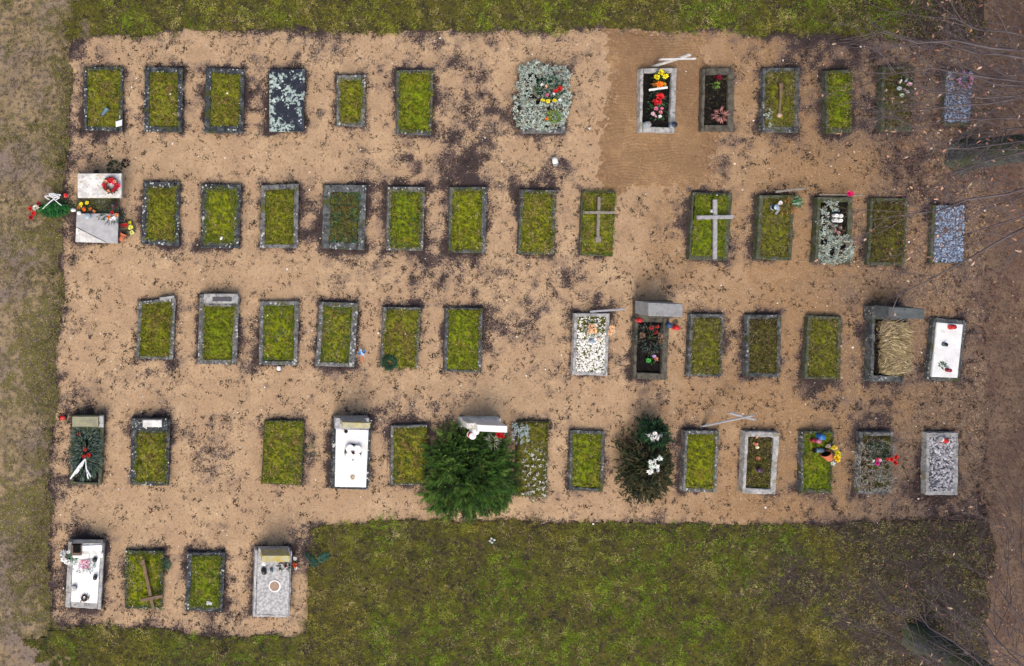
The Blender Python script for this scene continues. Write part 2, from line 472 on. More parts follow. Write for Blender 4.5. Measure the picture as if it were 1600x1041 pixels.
GR = []          # footprints of all graves (filled below, needed by the sand)
def G(key, tl, tr, br, bl, kerb, w, fill, label, h=.13, lvl=None, skip='', flat=False):
    mx = (tl[0] + tr[0]) / 2; my = (tl[1] + bl[1]) / 2
    zl, zr = (0, h) if mx > NAD[0] else (h, 0)
    zt, zb = (0, h) if my > NAD[1] else (h, 0)
    if flat: zl = zr = zt = zb = h
    def cn(p, zx, zy):
        return np.array((W(p[0], 0, zx)[0], W(0, p[1], zy)[1]))
    # seen from above, one long and one short side face show: those edges of the outline lie on the ground
    q = np.array([cn(tl, zl, zt), cn(tr, zr, zt), cn(br, zr, zb), cn(bl, zl, zb)])
    sx = abs(mx - NAD[0]) * h / H; w = list(w)
    i = 0 if mx > NAD[0] else 1
    if w[i] > 0: w[i] = max(w[i] - sx, min(w[i], 4.5))
    GR.append(dict(key=key, q=q, kerb=kerb, w=w, fill=fill, label=label, h=h, lvl=lvl if lvl is not None else h - .02, skip=skip))

# top row
G('a1', (131, 105), (193, 104), (192, 206), (132, 204), m_kdark, (5, 7, 5, 6), 'moss', 'mossy grave with dark kerb at the left end of the top row, chipped white corner', lvl=.11)
G('a2', (226, 104), (286, 106), (285, 207), (225, 206), m_kdark, (8, 8, 8, 8), 'moss', 'mossy grave with dark kerb, second from left in the top row')
G('a3', (322, 105), (383, 108), (380, 209), (319, 208), m_kdark, (9, 8, 9, 11), 'moss', 'mossy grave with dark kerb beside the black slab, white lichen on one corner')
G('a4', (420, 108), (477, 108), (475, 207), (420, 207), m_black, (0, 0, 0, 0), 'slab', 'grave covered by a black slab spotted with pale lichen', h=.16)
G('a5', (526, 117), (572, 117), (570, 198), (525, 198), m_kgrey, (8, 7, 9, 7), 'moss', 'smallest grave, a narrow mossy bed in a grey concrete kerb, top row', h=.15)
G('a6', (618, 109), (678, 109), (674, 212), (618, 210), m_kmid, (8, 5, 7, 8), 'moss', 'mossy grave with grey kerb at the right of the smallest grave, top row')
G('a7', (812, 108), (886, 108), (884, 209), (814, 209), m_kgrey, (8, 8, 8, 8), 'soil', 'grave kerb almost hidden under silvery foliage, top row', lvl=.1)
G('a8', (995, 107), (1059, 106), (1055, 209), (994, 208), m_kpale, (8, 8, 7, 8), 'soil', 'grave with pale granite kerb and black soil on the raked sand', h=.2, lvl=.12)
G('a9', (1092, 107), (1149, 106), (1147, 206), (1090, 206), m_kbrown, (9, 9, 10, 9), 'soil_b', 'grave with wide brown concrete kerb and dark soil beside the raked sand', h=.18, lvl=.1)
G('a10', (1187, 106), (1251, 105), (1248, 208), (1185, 207), m_kmid, (12, 8, 8, 9), 'moss2', 'grave with grey kerb holding a bare brown stick, top row', h=.16)
G('a11', (1284, 110), (1334, 108), (1332, 208), (1284, 210), m_kmoss, (11, 4, 6, 9), 'moss', 'narrow grave with mossy green kerb, third from right in the top row', h=.16)
G('a12', (1371, 104), (1430, 104), (1426, 207), (1368, 206), m_kmoss, (10, 4, 5, 9), 'moss3', 'brown mossy grave with overgrown kerb under the branches, top row', h=.16)
G('a13', (1479, 110), (1521, 112), (1516, 197), (1473, 196), m_kmoss, (1, 1, 1, 6), 'bluegravel', 'grave of blue grey gravel at the right end of the top row', h=.10, flat=True)
# second row
G('b1', (120, 334), (186, 334), (185, 380), (118, 378), m_granite, (0, 0, 0, 0), 'mon', 'pale stone monument with flat block and polished slab, left end of second row', h=.2)
G('b2', (224, 284), (282, 284), (280, 385), (221, 381), m_kdark, (9, 9, 10, 9), 'moss', 'mossy grave with rounded dark kerb next to the pale monument')
G('b3', (316, 288), (377, 288), (374, 388), (313, 387), m_kdark, (9, 9, 9, 10), 'moss', 'mossy grave with a white stone at its foot, second row')
G('b4', (408, 289), (467, 287), (466, 388), (406, 387), m_kgrey, (8, 7, 8, 6), 'moss', 'mossy grave with thin grey kerb, left of the wide kerbed leafy grave')
G('b5', (505, 289), (573, 289), (570, 391), (502, 388), m_kmid, (13, 11, 11, 11), 'ivy', 'grave with wide grey kerb filled with blue green leafy plants, second row')
G('b6', (605, 292), (665, 292), (661, 392), (602, 391), m_kgrey, (9, 8, 8, 7), 'moss', 'mossy grave with grey kerb, right of the wide kerbed leafy grave')
G('b7', (701, 292), (761, 292), (759, 396), (699, 394), m_kmid, (7, 7, 7, 6), 'moss', 'mossy grave with grey kerb, middle of the second row')
G('b8', (811, 296), (870, 297), (867, 397), (807, 397), m_kmid, (8, 6, 7, 4), 'moss', 'mossy grave with grey kerb left of the small wooden cross grave')
G('b9', (907, 299), (963, 299), (958, 401), (904, 399), m_kmoss, (2, 2, 2, 3), 'moss', 'overgrown mossy grave mound under the small grey wooden cross', h=.12, lvl=.12)
G('b10', (1079, 300), (1145, 302), (1138, 407), (1072, 405), m_kmoss, (3, 8, 4, 6), 'moss', 'mossy grave under the large pale wooden cross', h=.13, lvl=.12)
G('b11', (1180, 305), (1242, 305), (1237, 407), (1175, 405), m_kmoss, (13, 4, 5, 6), 'moss2', 'grave with broad left kerb, half dry stalks and half moss, second row', h=.17, lvl=.13)
G('b12', (1271, 308), (1335, 308), (1330, 412), (1265, 410), m_kmoss, (11, 7, 8, 5), 'soil_b', 'grave planted with pale silvery stonecrop around a candle tray', h=.17, lvl=.13)
G('b13', (1356, 310), (1420, 310), (1415, 415), (1350, 414), m_kmoss, (6, 6, 6, 5), 'moss3', 'dark brown mossy grave with sunken kerb, second from right in the second row', h=.13)
G('b14', (1458, 320), (1510, 321), (1506, 412), (1454, 411), m_kmoss, (5, 2, 1, 2), 'bluegravel', 'grave of blue grey gravel at the right end of the second row', h=.10, flat=True)
# third row
G('c1', (217, 470), (275, 465), (271, 562), (212, 561), m_kgrey, (6, 7, 5, 5), 'moss', 'mossy grave with broken kerb stone at its head, left end of the third row', lvl=.13)
G('c2', (312, 459), (374, 460), (370, 570), (309, 569), m_kgrey, (9, 8, 18, 7), 'moss', 'grave with stone block at the head and sunken moss bed, third row', h=.2, lvl=.13)
G('c3', (406, 470), (467, 470), (465, 571), (404, 570), m_kgrey, (7, 6, 7, 6), 'moss_i', 'mossy grave with clover leaves between the stone block grave and a grey kerbed one')
G('c4', (499, 471), (560, 473), (554, 574), (492, 572), m_kgrey, (8, 9, 7, 7), 'moss', 'mossy grave with grey kerb beside the toy windmill')
G('c5', (598, 479), (658, 480), (653, 575), (593, 574), m_kgrey, (7, 5, 5, 1), 'moss', 'mossy grave with open foot and a green wreath on its corner', lvl=.12, skip='b')
G('c6', (694, 480), (755, 481), (752, 583), (692, 580), m_kmid, (8, 6, 3, 4), 'moss', 'mossy grave right of the one with the green wreath, third row', lvl=.13)
G('c7', (895, 489), (954, 489), (950, 588), (891, 586), m_kpale, (6, 6, 5, 6), 'whitegravel', 'grave in a pale kerb filled with white stones', h=.15)
G('c8', (988, 495), (1046, 496), (1042, 594), (985, 592), m_kbrown, (10, 9, 7, 10), 'soil', 'grave with brown kerb, black soil and grey headstone, third row', h=.17, lvl=.1)
G('c9', (1074, 490), (1133, 490), (1128, 588), (1069, 588), m_kmid, (7, 5, 7, 4), 'moss2', 'dull mossy grave with dark kerb right of the grey headstone', h=.14)
G('c10', (1162, 491), (1222, 491), (1219, 590), (1159, 588), m_kmid, (8, 6, 7, 6), 'moss3', 'brown mossy grave with grey kerb, third row, fourth from right', h=.15)
G('c11', (1257, 492), (1315, 494), (1313, 594), (1251, 592), m_kmoss, (7, 5, 5, 4), 'moss2', 'olive mossy grave with dark mossy kerb left of the dry grass grave', h=.14)
G('c12', (1353, 477), (1420, 480), (1412, 598), (1349, 597), m_kmid, (16, 3, 20, 10), 'soil_b', 'grave with headstone and broad dark kerb filled with dry tan grass', h=.22, lvl=.12)
G('c13', (1452, 496), (1510, 500), (1500, 596), (1443, 594), m_kmid, (9, 5, 6, 5), 'whiteslab', 'grave with bright white cover slab in a grey kerb, right end of the third row', h=.12)
# fourth row
G('d1', (113, 650), (164, 650), (160, 758), (108, 757), m_kmoss, (6, 7, 20, 4), 'soil', 'grave with olive headstone covered with fir branches, fourth row', h=.16, lvl=.13)
G('d2', (206, 651), (266, 653), (264, 760), (203, 758), m_kdark, (9, 8, 22, 7), 'moss', 'grave with dark kerb and small white marble block at the head', h=.16, lvl=.13)
G('d3', (413, 656), (476, 656), (471, 759), (408, 756), m_kmoss, (1, 2, 1, 2), 'moss', 'overgrown mossy grave with hardly any kerb, fourth row', h=.11, lvl=.13)
G('d4', (518, 650), (581, 652), (576, 765), (516, 764), m_kdark, (6, 4, 16, 3), 'whiteslab', 'grave with bright white slab, dark kerb and yellow topped headstone', h=.22)
G('d5', (610, 664), (668, 662), (664, 758), (609, 758), m_kgrey, (6, 0, 4, 2), 'moss', 'mossy grave at the left of the big juniper', h=.12)
G('d6', (806, 657), (858, 657), (853, 778), (803, 775), m_kmoss, (2, 2, 2, 2), 'moss2', 'grave bed with white flowering plants at the right of the big juniper', h=.1, lvl=.1)
G('d7', (888, 671), (946, 672), (943, 769), (886, 766), m_kmid, (7, 5, 5, 5), 'moss', 'mossy grave left of the dark bushy conifer')
G('d8', (1065, 671), (1124, 671), (1120, 770), (1061, 768), m_kgrey, (8, 6, 6, 6), 'moss', 'mossy grave with grey kerb right of the dark bushy conifer', h=.15)
G('d9', (1157, 672), (1218, 673), (1213, 773), (1153, 771), m_kpale, (8, 8, 8, 8), 'moss3', 'grave with pale concrete kerb and dark grass, fourth row', h=.18, lvl=.11)
G('d10', (1247, 672), (1304, 672), (1300, 771), (1244, 770), m_kmid, (9, 4, 4, 6), 'moss_g', 'bright grassy grave with toys and flower pot, fourth row', h=.15)
G('d11', (1338, 673), (1397, 673), (1392, 773), (1333, 772), m_kgrey, (7, 5, 6, 8), 'moss3', 'grave overgrown by dry grey lavender, fourth row', h=.15)
G('d12', (1440, 674), (1500, 674), (1498, 774), (1438, 774), m_kpale, (8, 7, 7, 7), 'pebbles', 'grave in a pale kerb filled with grey pebbles, right end of the fourth row', h=.17)
# fifth row
G('e1', (107, 842), (165, 843), (159, 953), (102, 949), m_kpale, (8, 7, 8, 9), 'whiteslab', 'white slab grave crowded with flowers, lower left corner', h=.22)
G('e2', (196, 858), (256, 858), (254, 953), (195, 951), m_kdark, (5, 5, 5, 4), 'moss_d', 'grave under the fallen brown wooden cross, bottom row', lvl=.11)
G('e3', (293, 861), (352, 861), (348, 957), (289, 955), m_kdark, (8, 7, 6, 7), 'moss_g', 'mossy grave with dark kerb between the fallen cross and grey granite grave')
G('e4', (397, 853), (456, 855), (453, 965), (394, 964), m_granite, (6, 2, 0, 4), 'granite', 'grave with grey granite slab bearing a white ring, bottom row', h=.25)

def grave_dist(X, Y):
    d = np.full(X.shape, 9.)
    for g in GR:
        q = g['q']
        mx = q.mean(0); hw = (np.linalg.norm(q[1] - q[0]) / 2, np.linalg.norm(q[3] - q[0]) / 2)
        dx = np.maximum(np.abs(X - mx[0] + (Y - mx[1]) * -.045) - hw[0], 0); dy = np.maximum(np.abs(Y - mx[1]) - hw[1], 0)
        d = np.minimum(d, np.hypot(dx, dy))
    return d

def pxof(X, Y):
    return X * PPM + 800, 520.5 - Y * PPM

def bump2(px, py, cx, cy, rx, ry):
    return np.exp(-((px - cx) / rx) ** 2 - ((py - cy) / ry) ** 2)

def moss_map(X, Y):
    """where the sand carries dark dead moss: along the kerbs and in old, unraked patches"""
    px, py = pxof(X, Y)
    d = grave_dist(X, Y)
    m = np.exp(-(d / .15) ** 1.2) * .24 - .02
    m = m + (fbm(X * .9 + 4, Y * .9, 21, 4) - .5) * .55 + (fbm(X * 5, Y * 5, 23, 4) - .5) * .40
    m = m + .17 * bump2(px, py, 755, 190, 90, 130) + .20 * bump2(px, py, 790, 500, 90, 80) + .16 * bump2(px, py, 484, 335, 22, 60) + .10 * bump2(px, py, 640, 430, 130, 30)
    m = m + .2 * bump2(px, py, 1380, 640, 30, 40) + .14 * bump2(px, py, 1280, 610, 100, 30) + .12 * bump2(px, py, 1440, 760, 90, 60) + .12 * bump2(px, py, 330, 700, 50, 90)
    m = m + .12 * bump2(px, py, 1300, 70, 200, 40) + .08 * bump2(px, py, 800, 280, 120, 30) + .10 * bump2(px, py, 1440, 260, 60, 60)
    for cx, cy in ((240, 420), (430, 250), (130, 560), (300, 790), (1000, 410), (1190, 440), (920, 620), (1180, 800), (700, 800), (340, 240), (420, 440), (1250, 270), (560, 790), (300, 620)):
        m = m - .14 * bump2(px, py, cx, cy, 80, 30)
    e = sd_poly(X, Y, PLOTW)
    m = m + .26 * np.exp(-(np.maximum(e, 0) / .16))
    return m + .255

def shade_path_map(X, Y):
    # tree shade and vignetting painted into the sand, blending into the path far right
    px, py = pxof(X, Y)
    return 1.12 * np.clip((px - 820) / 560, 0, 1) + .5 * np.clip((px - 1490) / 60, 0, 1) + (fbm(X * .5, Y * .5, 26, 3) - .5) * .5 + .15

def z_sand(X, Y):
    return -.05 * np.clip((X - 11.7) / 1.3, 0, 1) + (fbm(X * 2.2, Y * 2.2, 5, 3) - .5) * .02 + (fbm(X * 9, Y * 9, 8, 3) - .5) * .022

def in_rake(X, Y):
    return sd_poly(X, Y, RAKE) + rag(X, Y, .22, 31) + (fbm(X * 14, Y * 14, 33, 3) - .5) * .5

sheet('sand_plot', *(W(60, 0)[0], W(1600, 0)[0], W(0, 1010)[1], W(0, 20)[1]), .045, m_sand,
      lambda X, Y: (sd_poly(X, Y, PLOTW) + rag(X, Y) + .5 * np.clip((X - 11.8) / .6, 0, 1) * (fbm(X * 3, Y * 3, 37, 4) - .5) * 2 > 0) & (in_rake(X, Y) < .9), z_sand, {'moss': moss_map, 'shade_path_tone': shade_path_map})

def z_rake(X, Y):
    a = fbm(X * 1.4, Y * .9, 77, 3) * 2.2
    return .018 - .045 * np.clip(1 - in_rake(X, Y) / .5, 0, 1) + .0042 * np.sin((Y + .05 * fbm(X * 1.5, Y * 1.5, 12, 2) + a * .12) * 2 * math.pi / .075) * np.clip(fbm(X * 1.6, Y * 1.6, 14, 3) * 4 - 1.5, 0, 1) + (fbm(X * 8, Y * 8, 15, 3) - .5) * .014
sheet('raked_sand', RAKE[:, 0].min() - .3, RAKE[:, 0].max() + .3, RAKE[:, 1].min() - .3, RAKE[:, 1].max() + .3, .02, m_raked,
      lambda X, Y: (in_rake(X, Y) > -.1) & (sd_poly(X, Y, PLOTW) > -.05), z_rake)

lx_left = W(112, 0)[0]; lx_right = W(1535, 0)[0]
def left_edge(Y):   # green lawn begins right of the trodden path on the left
    return W(120, 0)[0] + (fbm(Y * .7, Y * 0 + 3, 41, 3) - .5) * 1.2
def outside(X, Y): return sd_poly(X, Y, PLOTW) + rag(X, Y) <= .03
def z_lawn(X, Y):
    return .012 + (fbm(X * 1.5, Y * 1.5, 51, 3) - .5) * .05 + (fbm(X * 9, Y * 9, 52, 3) - .5) * .05
def right_edge(X, Y): return W(1545, 0)[0] + (fbm(X * .5, Y * .9, 44, 3) - .5) * .6
def is_lawn(X, Y):
    px, py = pxof(X, Y)
    nz = (fbm(X * 1.3, Y * 1.3, 61, 5) - .5) * 190
    return outside(X, Y) & ~((px > 1480) & (py > 75) & (py < 800)) & (X < right_edge(X, Y)) & ((px + nz > 130) | ((py > 985) & (px + nz > 60)))
def lawn_right(X, Y):
    px, py = pxof(X, Y)
    return np.clip((px - 1215 + (fbm(X * .6, Y * .6, 79, 3) - .5) * 340) / 140, 0, 1) * np.where(py < 200, np.clip((px - 1380) / 100, 0, 1), 1)
sheet('lawn', XL, XR_, YB, YT, .055, m_lawn, is_lawn, z_lawn, {'dead': lambda X, Y: lawn_right(X, Y) * .75 + .2})
def path_moss(X, Y):
    e = -sd_poly(X, Y, PLOTW)
    return .34 * np.exp(-np.maximum(e, 0) / .5) + (fbm(X * .8, Y * .8, 62, 3) - .5) * .6 + .24
sheet('trodden_path', XL, W(240, 0)[0], YB, YT, .055, m_path, lambda X, Y: outside(X, Y) & ~is_lawn(X, Y), lambda X, Y: .004 + (fbm(X * 3, Y * 3, 53, 4) - .5) * .035, {'moss': path_moss})
sheet('bare_earth_path', 11.4, XR_ + 2, YB, YT, .06, m_path2, lambda X, Y: ~is_lawn(X, Y) & (X > 11.4), lambda X, Y: -.028 + .02 * np.clip((X - 12.2) / .5, 0, 1) + (fbm(X * 3, Y * 3, 54, 4) - .5) * .035)

# ---- grass, dead moss, pebbles, leaf litter: nobody could count them
def scatter(n, x0, x1, y0, y1, dens):
    X = rng.uniform(x0, x1, n); Y = rng.uniform(y0, y1, n)
    k = rng.random(n) < dens(X, Y)
    return X[k], Y[k]

def lawn_cols(X, Y):
    """blade colours drift between green, olive, straw and dead brown"""
    px, py = pxof(X, Y); n = len(X)
    right = lawn_right(X, Y)
    green = np.clip(fbm(X * .6, Y * .6, 71, 4) * 3.6 - 1.45 + .6 * bump2(px, py, 1130, 900, 190, 130) + .5 * bump2(px, py, 1150, 20, 330, 40) + .3 * bump2(px, py, 330, 20, 220, 30) + .35 * bump2(px, py, 330, 1030, 120, 30) + .35 * bump2(px, py, 880, 950, 260, 100) - .8 * right, 0, 1)
    straw = np.clip(fbm(X * 2.6, Y * 2.6, 72, 3) * 4 - 1.8, 0, 1)
    dead = np.clip(fbm(X * 1.6, Y * 1.6, 73, 4) * 5 - 2.6 + .8 * right, 0, 1)
    c = np.outer(1 - green, (.205, .178, .026)) + np.outer(green, (.14, .215, .009))
    r = rng.random(n)
    c = np.where((r < .08 + .5 * straw)[:, None], np.array((.33, .27, .11)) * rng.uniform(.6, 1.1, (n, 1)), c)
    r = rng.random(n)
    c = np.where((r < .06 + .6 * dead + .25 * right)[:, None], np.array((.04, .032, .026)) * rng.uniform(.6, 1.6, (n, 1)), c)
    r = rng.random(n) 
    c = np.where(((r < .30) & (rng.random(n) < right))[:, None], np.array((.30, .24, .12)) * rng.uniform(.6, 1.2, (n, 1)), c)
    c = np.where(((r > .62) & (rng.random(n) < right))[:, None], np.array((.075, .085, .02)) * rng.uniform(.6, 1.3, (n, 1)), c)
    c = c * (.15 + 1.7 * fbm(X * 4.5, Y * 4.5, 74, 3))[:, None]
    return c * rng.uniform(.65, 1.35, (n, 1))

def blade_mesh(X, Y, Z, k, cols, L=(.04, .09), Wd=(.008, .016), e=(8, 55), spread=.03):
    n = len(X) * k
    P = np.repeat(np.stack([X, Y, Z], 1), k, axis=0)
    P[:, :2] += rng.normal(0, spread, (n, 2))
    C = np.repeat(cols, k, axis=0) * rng.uniform(.8, 1.2, (n, 1))
    return leaves(P, dirs(n, *e), rng.uniform(*L, n), rng.uniform(*Wd, n), C, droop=.2)

def lawn_dens(X, Y):
    e = sd_poly(X, Y, PLOTW); px, py = pxof(X, Y)
    cl = np.clip((fbm(X * 5.0, Y * 5.0, 81, 3) - .37) * 4.5, .10, 1)
    cl = np.where(is_lawn(X, Y), cl, 0)
    fringe = np.where((e > -.2) & (px > 130) & (px < 1530), np.clip(1.1 - (e + rag(X, Y)) / .16, 0, 1) * np.clip((fbm(X * 4, Y * 4, 83, 3) - .5) * 6, 0, 1), 0)
    return np.maximum(cl, fringe)
X, Y = scatter(420000, XL + 1, XR_ - 1, YB + 1, YT - 1, lawn_dens)
o = link('lawn_grass', mesh_fast('lawn_grass', *[(a) for a in (lambda r: (r[0], r[1], m_leaf, r[2]))(blade_mesh(X, Y, z_lawn(X, Y) - .005, 5, lawn_cols(X, Y), L=(.03, .08), Wd=(.006, .013), spread=.02))]))
tag(o, 'short olive and straw coloured grass of the lawn round the sand plot', 'grass', kind='stuff')

def path_dens(X, Y):
    e = -sd_poly(X, Y, PLOTW); px, py = pxof(X, Y)
    return np.where(outside(X, Y) & ~is_lawn(X, Y) & (px < 400), np.clip(.8 * np.exp(-np.maximum(e, 0) / .5) + 1.6 * fbm(X * 1.4, Y * 1.4, 63, 4) - .62, 0, 1), 0)
X, Y = scatter(40000, XL + 1, W(230, 0)[0], YB + 1, YT - 1, path_dens)
n = len(X); r = rng.random((n, 1))
C = np.where(r < .42, np.array((.095, .09, .018)), np.where(r < .72, np.array((.06, .05, .035)), np.array((.24, .18, .10)))) * rng.uniform(.7, 1.3, (n, 1))
v, f, c = blade_mesh(X, Y, np.zeros(n) + .004, 5, C, L=(.03, .07), Wd=(.007, .013))
o = link('path_grass', mesh_fast('path_grass', v, f, m_leaf, c))
tag(o, 'sparse worn grass along the trodden path at the left', 'grass', kind='stuff')

# dead moss tufts on the sand
def tuft_dens(X, Y):
    ok = (sd_poly(X, Y, PLOTW) > -.22) & ((in_rake(X, Y) < .12) | (rng.random(X.shape) < .12)) & (grave_dist(X, Y) > .0)
    m = moss_map(X, Y) - .18
    return np.where(ok, np.clip(.10 + 1.2 * m + (fbm(X * 5.5, Y * 5.5, 91, 3) - .5) * 2.6 + .7 * np.exp(-grave_dist(X, Y) / .045) + .45 * np.exp(-np.abs(sd_poly(X, Y, PLOTW) + rag(X, Y)) / .10), .04, 1), 0)
X, Y = scatter(130000, W(70, 0)[0], W(1580, 0)[0], W(0, 1000)[1], W(0, 35)[1], tuft_dens)
n = len(X)
sz = rng.gamma(1.8, .46, n)
C = pick([(.038, .029, .028), (.048, .036, .033), (.024, .019, .020), (.07, .05, .036), (.045, .040, .020)], n)
k = 7
P = np.repeat(np.stack([X, Y, z_sand(X, Y)], 1), k, axis=0); s = np.repeat(sz, k)
P[:, :2] += rng.normal(0, .016, (n * k, 2)) * s[:, None]
v, f, c = leaves(P, dirs(n * k, 5, 70), rng.uniform(.014, .036, n * k) * np.clip(s, .6, 1.9), rng.uniform(.008, .018, n * k) * np.clip(s, .6, 1.8), np.repeat(C, k, axis=0))
o = link('dead_moss', mesh_fast('dead_moss', v, f, m_leaf, c))
tag(o, 'dark dead moss tufts dotted over the sand and along the kerbs', 'moss', kind='stuff')

X, Y = scatter(2600, W(70, 0)[0], W(1560, 0)[0], W(0, 1000)[1], W(0, 45)[1], lambda X, Y: np.where((sd_poly(X, Y, PLOTW) > 0) & (grave_dist(X, Y) > .02), .7, 0))
n = len(X)
v, f, c = octa(np.stack([X, Y, z_sand(X, Y)], 1), rng.gamma(3, .0035, n) + .004, pick([(.62, .56, .48), (.45, .36, .27), (.30, .22, .15), (.75, .72, .66)], n))
o = link('pebbles', mesh_fast('pebbles', v, f, m_stones, c))
tag(o, 'small pale pebbles strewn over the sand', 'pebbles', kind='stuff')

def litter_dens(X, Y):
    px, py = pxof(X, Y)
    d = np.clip((px - 1330) / 200, 0, 1) * np.where((py > 820) & (px < 1535), .14, .40) + .55 * bump2(px, py, 1450, 250, 70, 70) + .4 * bump2(px, py, 1500, 60, 150, 60) + .18 * bump2(px, py, 1440, 960, 120, 90) + .25 * bump2(px, py, 1440, 150, 60, 90) + .3 * bump2(px, py, 1570, 250, 90, 150)
    return np.where(~((px > 1425) & (px < 1512) & (py > 490) & (py < 602)) & ((grave_dist(X, Y) > .01) | (py < 420)), 1.6 * d * (.3 + 1.2 * fbm(X * 1.2, Y * 1.2, 95, 3)), 0)
X, Y = scatter(40000, W(1200, 0)[0], XR_ + .5, YB + 1, YT - 1, litter_dens)
n = len(X)
C = pick([(.10, .05, .042), (.13, .062, .048), (.07, .042, .040), (.18, .09, .055), (.11, .072, .055)], n)
C[rng.random(n) < .035] = (.42, .25, .15)
v, f, c = leaves(np.stack([X, Y, np.full(n, .03) + rng.random(n) * .02 + (grave_dist(X, Y) < .01) * .13], 1), dirs(n, -6, 14), rng.uniform(.035, .09, n), rng.uniform(.018, .04, n), C, droop=0)
o = link('leaf_litter', mesh_fast('leaf_litter', v, f, m_leaf, c))
tag(o, 'reddish brown fallen leaves under the trees at the right', 'leaf litter', kind='stuff')

# ------------------------------------------------------------------ graves
GRP = 'graves in rows on the sand plot'
ROOT = {}
SPEC = {}

def bed(root, q, r, lvl, mat, amp=.035, name='moss_bed', edge=.02, seed=0, mound=.02):
    u0, u1, v0, v1 = r
    Wm = np.linalg.norm(q[1] - q[0]); Lm = np.linalg.norm(q[3] - q[0])
    nu = max(6, int(Wm * (u1 - u0) / .026)); nv = max(6, int(Lm * (v1 - v0) / .026))
    uu, vv = np.meshgrid(np.linspace(u0, u1, nu), np.linspace(v0, v1, nv))
    P = uvp(q, uu, vv); X = P[..., 0]; Y = P[..., 1]
    e = np.minimum(np.minimum(uu - u0, u1 - uu) * Wm, np.minimum(vv - v0, v1 - vv) * Lm)
    Z = lvl + (fbm(X * 7, Y * 7, 100 + seed, 4) - .5) * 2 * amp + (.5 - np.abs(vnoise(X * 11, Y * 11, 170 + seed) - .5) * 2) * amp * 1.7 + mound * np.clip(e / .2, 0, 1) - edge * np.exp(-e / .03)
    Z = Z + (fbm(X * 25, Y * 25, 140 + seed, 2) - .5) * amp * .8
    idx = np.arange(nu * nv).reshape(nv, nu)
    F = np.stack([idx[:-1, :-1], idx[1:, :-1], idx[1:, 1:], idx[:-1, 1:]], -1).reshape(-1, 4)
    part(name, np.stack([X, Y, Z], -1).reshape(-1, 3), F, mat, root, smooth=True, fast=True, kind='stuff')
    return lambda x, y: lvl + (fbm(x * 7, y * 7, 100 + seed, 4) - .5) * 2 * amp + mound

def rand_in(q, r, n, pad=0.):
    u = rng.uniform(r[0] - pad, r[1] + pad, n); v = rng.uniform(r[2] - pad * .6, r[3] + pad * .6, n)
    return uvp(q, u, v)

PAL = {
    'moss': [(.18, .21, .009), (.13, .165, .007), (.22, .23, .022), (.055, .07, .006), (.15, .125, .02), (.26, .22, .07), (.09, .14, .01), (.05, .06, .008)],
    'moss_g': [(.11, .17, .008), (.08, .13, .006), (.14, .17, .015), (.07, .10, .006), (.22, .19, .07)],
    'moss2': [(.12, .13, .012), (.13, .135, .02), (.07, .075, .012), (.15, .13, .05), (.05, .045, .015), (.22, .18, .09)],
    'moss3': [(.06, .055, .015), (.045, .04, .015), (.09, .085, .012), (.13, .10, .05), (.03, .025, .015)],
    'ivy': [(.03, .09, .05), (.04, .12, .065), (.025, .065, .025), (.08, .11, .03), (.12, .10, .05), (.07, .15, .09), (.10, .07, .04)],
    'dry': [(.40, .31, .17), (.32, .24, .13), (.48, .39, .23), (.25, .18, .09)],
}

def tufts(root, q, r, zf, pal, n, k=4, *, L=(.03, .07), Wd=(.008, .016), e=(5, 50), name='grass_tufts', pad=.02, spread=.02):
    P = rand_in(q, r, n, pad)
    v, f, c = blade_mesh(P[:, 0], P[:, 1], zf(P[:, 0], P[:, 1]) - .004, k, pick(pal, n), L, Wd, e, spread)
    part(name, v, f, m_leaf, root, col=c, kind='stuff', fast=True)

def stones_fill(root, q, r, zf, n, R, pal, name):
    P = rand_in(q, r, n)
    z = zf(P[:, 0], P[:, 1]) + rng.uniform(-.006, .012, n)
    v, f, c = octa(np.column_stack([P, z]), rng.uniform(*R, n), pick(pal, n))
    part(name, v, f, m_stones, root, col=c, kind='stuff', fast=True)

